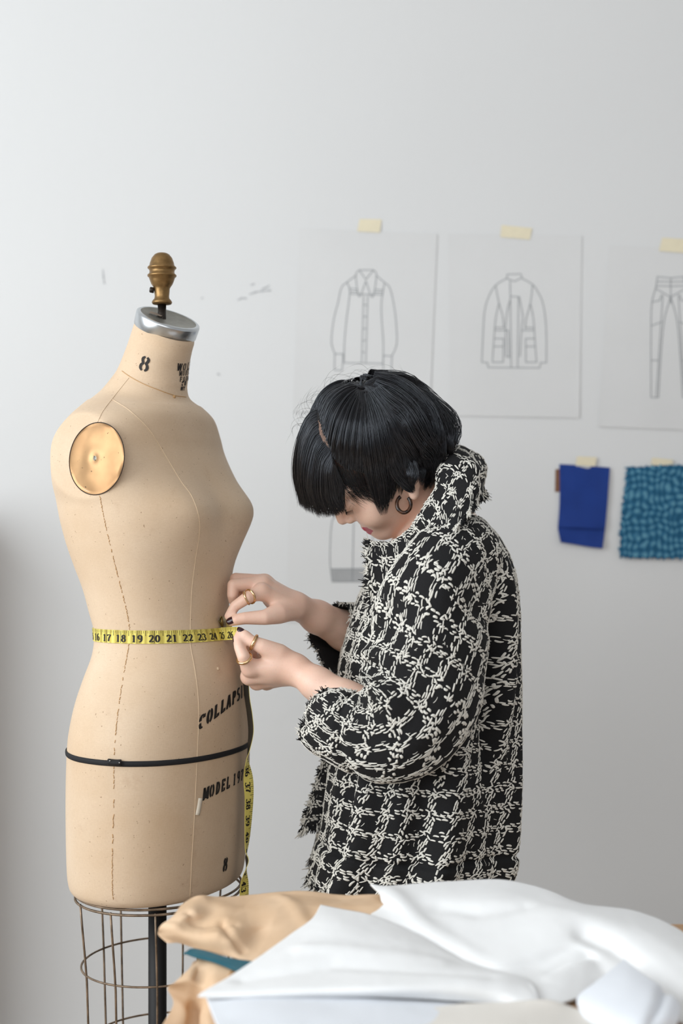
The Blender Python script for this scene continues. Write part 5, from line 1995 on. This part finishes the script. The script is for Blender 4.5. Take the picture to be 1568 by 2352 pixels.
D3h = [[(1405, 430), (1395, 500), (1370, 600), (1365, 800), (1365, 1195)], [(1365, 1195), (1412, 1195)], [(1412, 1195), (1430, 900), (1450, 700), (1488, 560)], [(1405, 430), (1490, 438)], [(1400, 460), (1490, 462)], [(1395, 488), (1490, 490)], [(1395, 505), (1490, 560)], [(1440, 545), (1398, 1195)],
       [(1370, 740), (1435, 715)], [(1368, 960), (1415, 960)], [(1375, 590), (1420, 580), (1432, 545)]]
D3 = D3h + [[(2978 - x, y) for x, y in l] for l in D3h] + [[(1490, 440), (1490, 600)]]
D4 = [[(800, 620), (782, 760), (775, 900), (768, 1100), (772, 1300), (800, 1545)], [(800, 1545), (1350, 1545)], [(1122, 640), (1105, 1545)], [(800, 620), (850, 560), (920, 520)], [(920, 520), (1300, 500)], [(785, 1350), (1350, 1345)], [(1350, 1545), (1400, 1300), (1410, 900), (1400, 620)]]
wall_sheet('tracing paper sketch of a long-sleeved collared shirt, taped above the woman\'s head', [(687, 523), (1004, 537), (986, 956), (672, 947)], sc(D1, 660, 480, 3.92), [(826, 503), (876, 504), (872, 535), (820, 532)], 1)
wall_sheet('tracing paper sketch of a boxy jacket with patch pockets, taped between shirt and trousers', [(1029, 537), (1336, 541), (1330, 960), (1034, 955)], sc(D2, 1000, 480, 2.7606), [(1151, 517), (1222, 524), (1216, 551), (1148, 545)], 2)
wall_sheet('tracing paper sketch of seamed trousers, taped above the two blue swatches', [(1398, 563), (1696, 575), (1676, 992), (1373, 980)], sc(D3, 1000, 480, 2.7606), [(1520, 546), (1584, 550), (1576, 582), (1512, 577)], 3)
wall_sheet('tracing paper sketch half hidden behind the woman\'s chin and jacket', [(668, 1010), (985, 1015), (975, 1436), (655, 1428)], sc(D4, 640, 1100, 6.533), [(800, 1000), (850, 1000), (848, 1028), (798, 1026)], 4, hatch=[(640 + x / 6.533, 1100 + y / 6.533) for x, y in ((785, 1350), (1350, 1345), (1350, 1545), (800, 1545))])


def swatch(label, edge_rows, mat, tape, seed, tuck=0.0, fr=0.0):
    g = np.array([[PW(x, y, .0015 + h) for x, y, h in r] for r in edge_rows])
    S = patch(g, 70, 60)
    nz = value_noise(S * 40, seed)
    S[..., 1] -= .0008 * (1 + nz)
    if fr:
        jag = fr * np.random.default_rng(seed).normal(0, 1, (70, 2))
        S[:, 0, 0] += jag[:, 0]; S[:, -1, 0] += jag[:, 1]
        jag = fr * np.random.default_rng(seed + 1).normal(0, 1, (60, 2))
        S[0, :, 2] += jag[:, 0]; S[-1, :, 2] += jag[:, 1]
    root = thing('fabric_swatch', label, 'swatch', tuple(S[0, 30]))
    mb = MB(); mb.grid(S)
    o = mb.build('fabric', mat, root, smooth=False)
    so = o.modifiers.new('s', 'SOLIDIFY'); so.thickness = .0009
    if tape:
        for t_, m_ in tape:
            mb = MB(); mb.add([PW(x, y, .0052) for x, y in t_], [tuple(range(len(t_)))])
            a = mb.build('masking_tape', m_, root, smooth=False)
            so = a.modifiers.new('s', 'SOLIDIFY'); so.thickness = .0003
    return root


M_blue = plain('royal_blue_cotton', lin((12, 54, 134)), .8, var=.06, scale=30, bump=.2, bscale=700)
M_wv = NT('teal_weave')
vv = M_wv.obj()
bk_ = M_wv.n('ShaderNodeTexWave', wave_type='BANDS', bands_direction='X'); bk_.inputs['Scale'].default_value = 22; bk_.inputs['Distortion'].default_value = 11; bk_.inputs['Detail'].default_value = 3
bz_ = M_wv.n('ShaderNodeTexWave', wave_type='BANDS', bands_direction='Z'); bz_.inputs['Scale'].default_value = 18; bz_.inputs['Distortion'].default_value = 11; bz_.inputs['Detail'].default_value = 3
M_wv.l(vv, bk_.inputs['Vector']); M_wv.l(vv, bz_.inputs['Vector'])
mx = M_wv.mix(.5, bk_.outputs['Fac'], bz_.outputs['Fac'])
M_wv.set(Base_Color=M_wv.ramp(mx, [(.25, lin((18, 84, 118))), (.55, lin((36, 102, 138))), (.85, lin((92, 148, 172)))]), Roughness=.85)
M_wv.bump(mx, .4, .001)
M_wv = M_wv.m
M_clear = plain('clear_tape', lin((196, 198, 200)), .4)
b = MB(); b.add([PW(x, y, .0012) for x, y in ((1275, 1078), (1296, 1076), (1296, 1129), (1274, 1130))], [(0, 1, 2, 3)])
o = b.build('fabric_swatch', plain('brown_card', lin((132, 92, 70)), .8), smooth=False)
so = o.modifiers.new('s', 'SOLIDIFY'); so.thickness = .0005
tag(o, 'narrow brown card tucked behind the plain blue swatch', 'swatch')
swatch('plain royal blue fabric swatch with a creased lower corner taped to the wall', [
    [(1284, 1066, .001), (1320, 1068, .002), (1360, 1071, .002), (1400, 1074, .002)], [(1285, 1110, .002), (1322, 1112, .003), (1360, 1114, .003), (1397, 1117, .004)],
    [(1284, 1165, .003), (1320, 1166, .004), (1358, 1168, .004), (1393, 1170, .004)], [(1281, 1206, .004), (1318, 1208, .009), (1354, 1210, .009), (1389, 1212, .005)],
    [(1281, 1216, .003), (1317, 1217, .004), (1354, 1219, .004), (1388, 1221, .003)], [(1287, 1246, .012), (1316, 1250, .006), (1350, 1256, .006), (1383, 1260, .008)]],
    M_blue, [([(1325, 1048), (1370, 1050), (1366, 1072), (1321, 1068)], M_mask), ([(1321, 1068), (1361, 1071), (1355, 1082), (1329, 1080)], M_clear)], 5)
swatch('loosely woven teal fabric swatch with frayed edges at the right of the wall', [
    [(1438, 1072, .001), (1490, 1070, .003), (1545, 1068, .003), (1600, 1068, .001)], [(1432, 1130, .003), (1488, 1130, .003), (1542, 1130, .003), (1596, 1130, .003)],
    [(1426, 1200, .004), (1484, 1200, .004), (1540, 1200, .004), (1592, 1202, .004)], [(1420, 1280, .006), (1480, 1282, .006), (1536, 1283, .006), (1588, 1284, .006)]],
    M_wv, [([(1497, 1051), (1545, 1056), (1542, 1074), (1524, 1086), (1494, 1072)], M_mask)], 6, fr=.0022)

# scuff marks on the paint
M_scuff = plain('scuff', lin((172, 174, 176)), .8)
for a in ([(545, 690), (556, 684), (566, 686)], [(572, 676), (590, 670), (606, 668), (622, 667)], [(600, 664), (612, 660), (618, 656)], [(462, 686), (464, 684), (466, 685)], [(236, 618), (238, 640), (240, 652)], [(498, 860), (502, 858), (504, 862)], [(575, 655), (584, 652)], [(1284, 802), (1287, 803)]):
    pts = np.array([PW(x, y, .0007) for x, y in a])
    mb = MB()
    for p, q in zip(pts[:-1], pts[1:]):
        t = nrm(q - p); s = np.array([-t[2], 0, t[0]]) * .0016
        mb.add([p + s * .4, q + s, q - s, p - s * .4], [(0, 1, 2, 3)])
    o = mb.build('wall_scuff', M_scuff, bpy.data.objects['wall_back'], smooth=False)
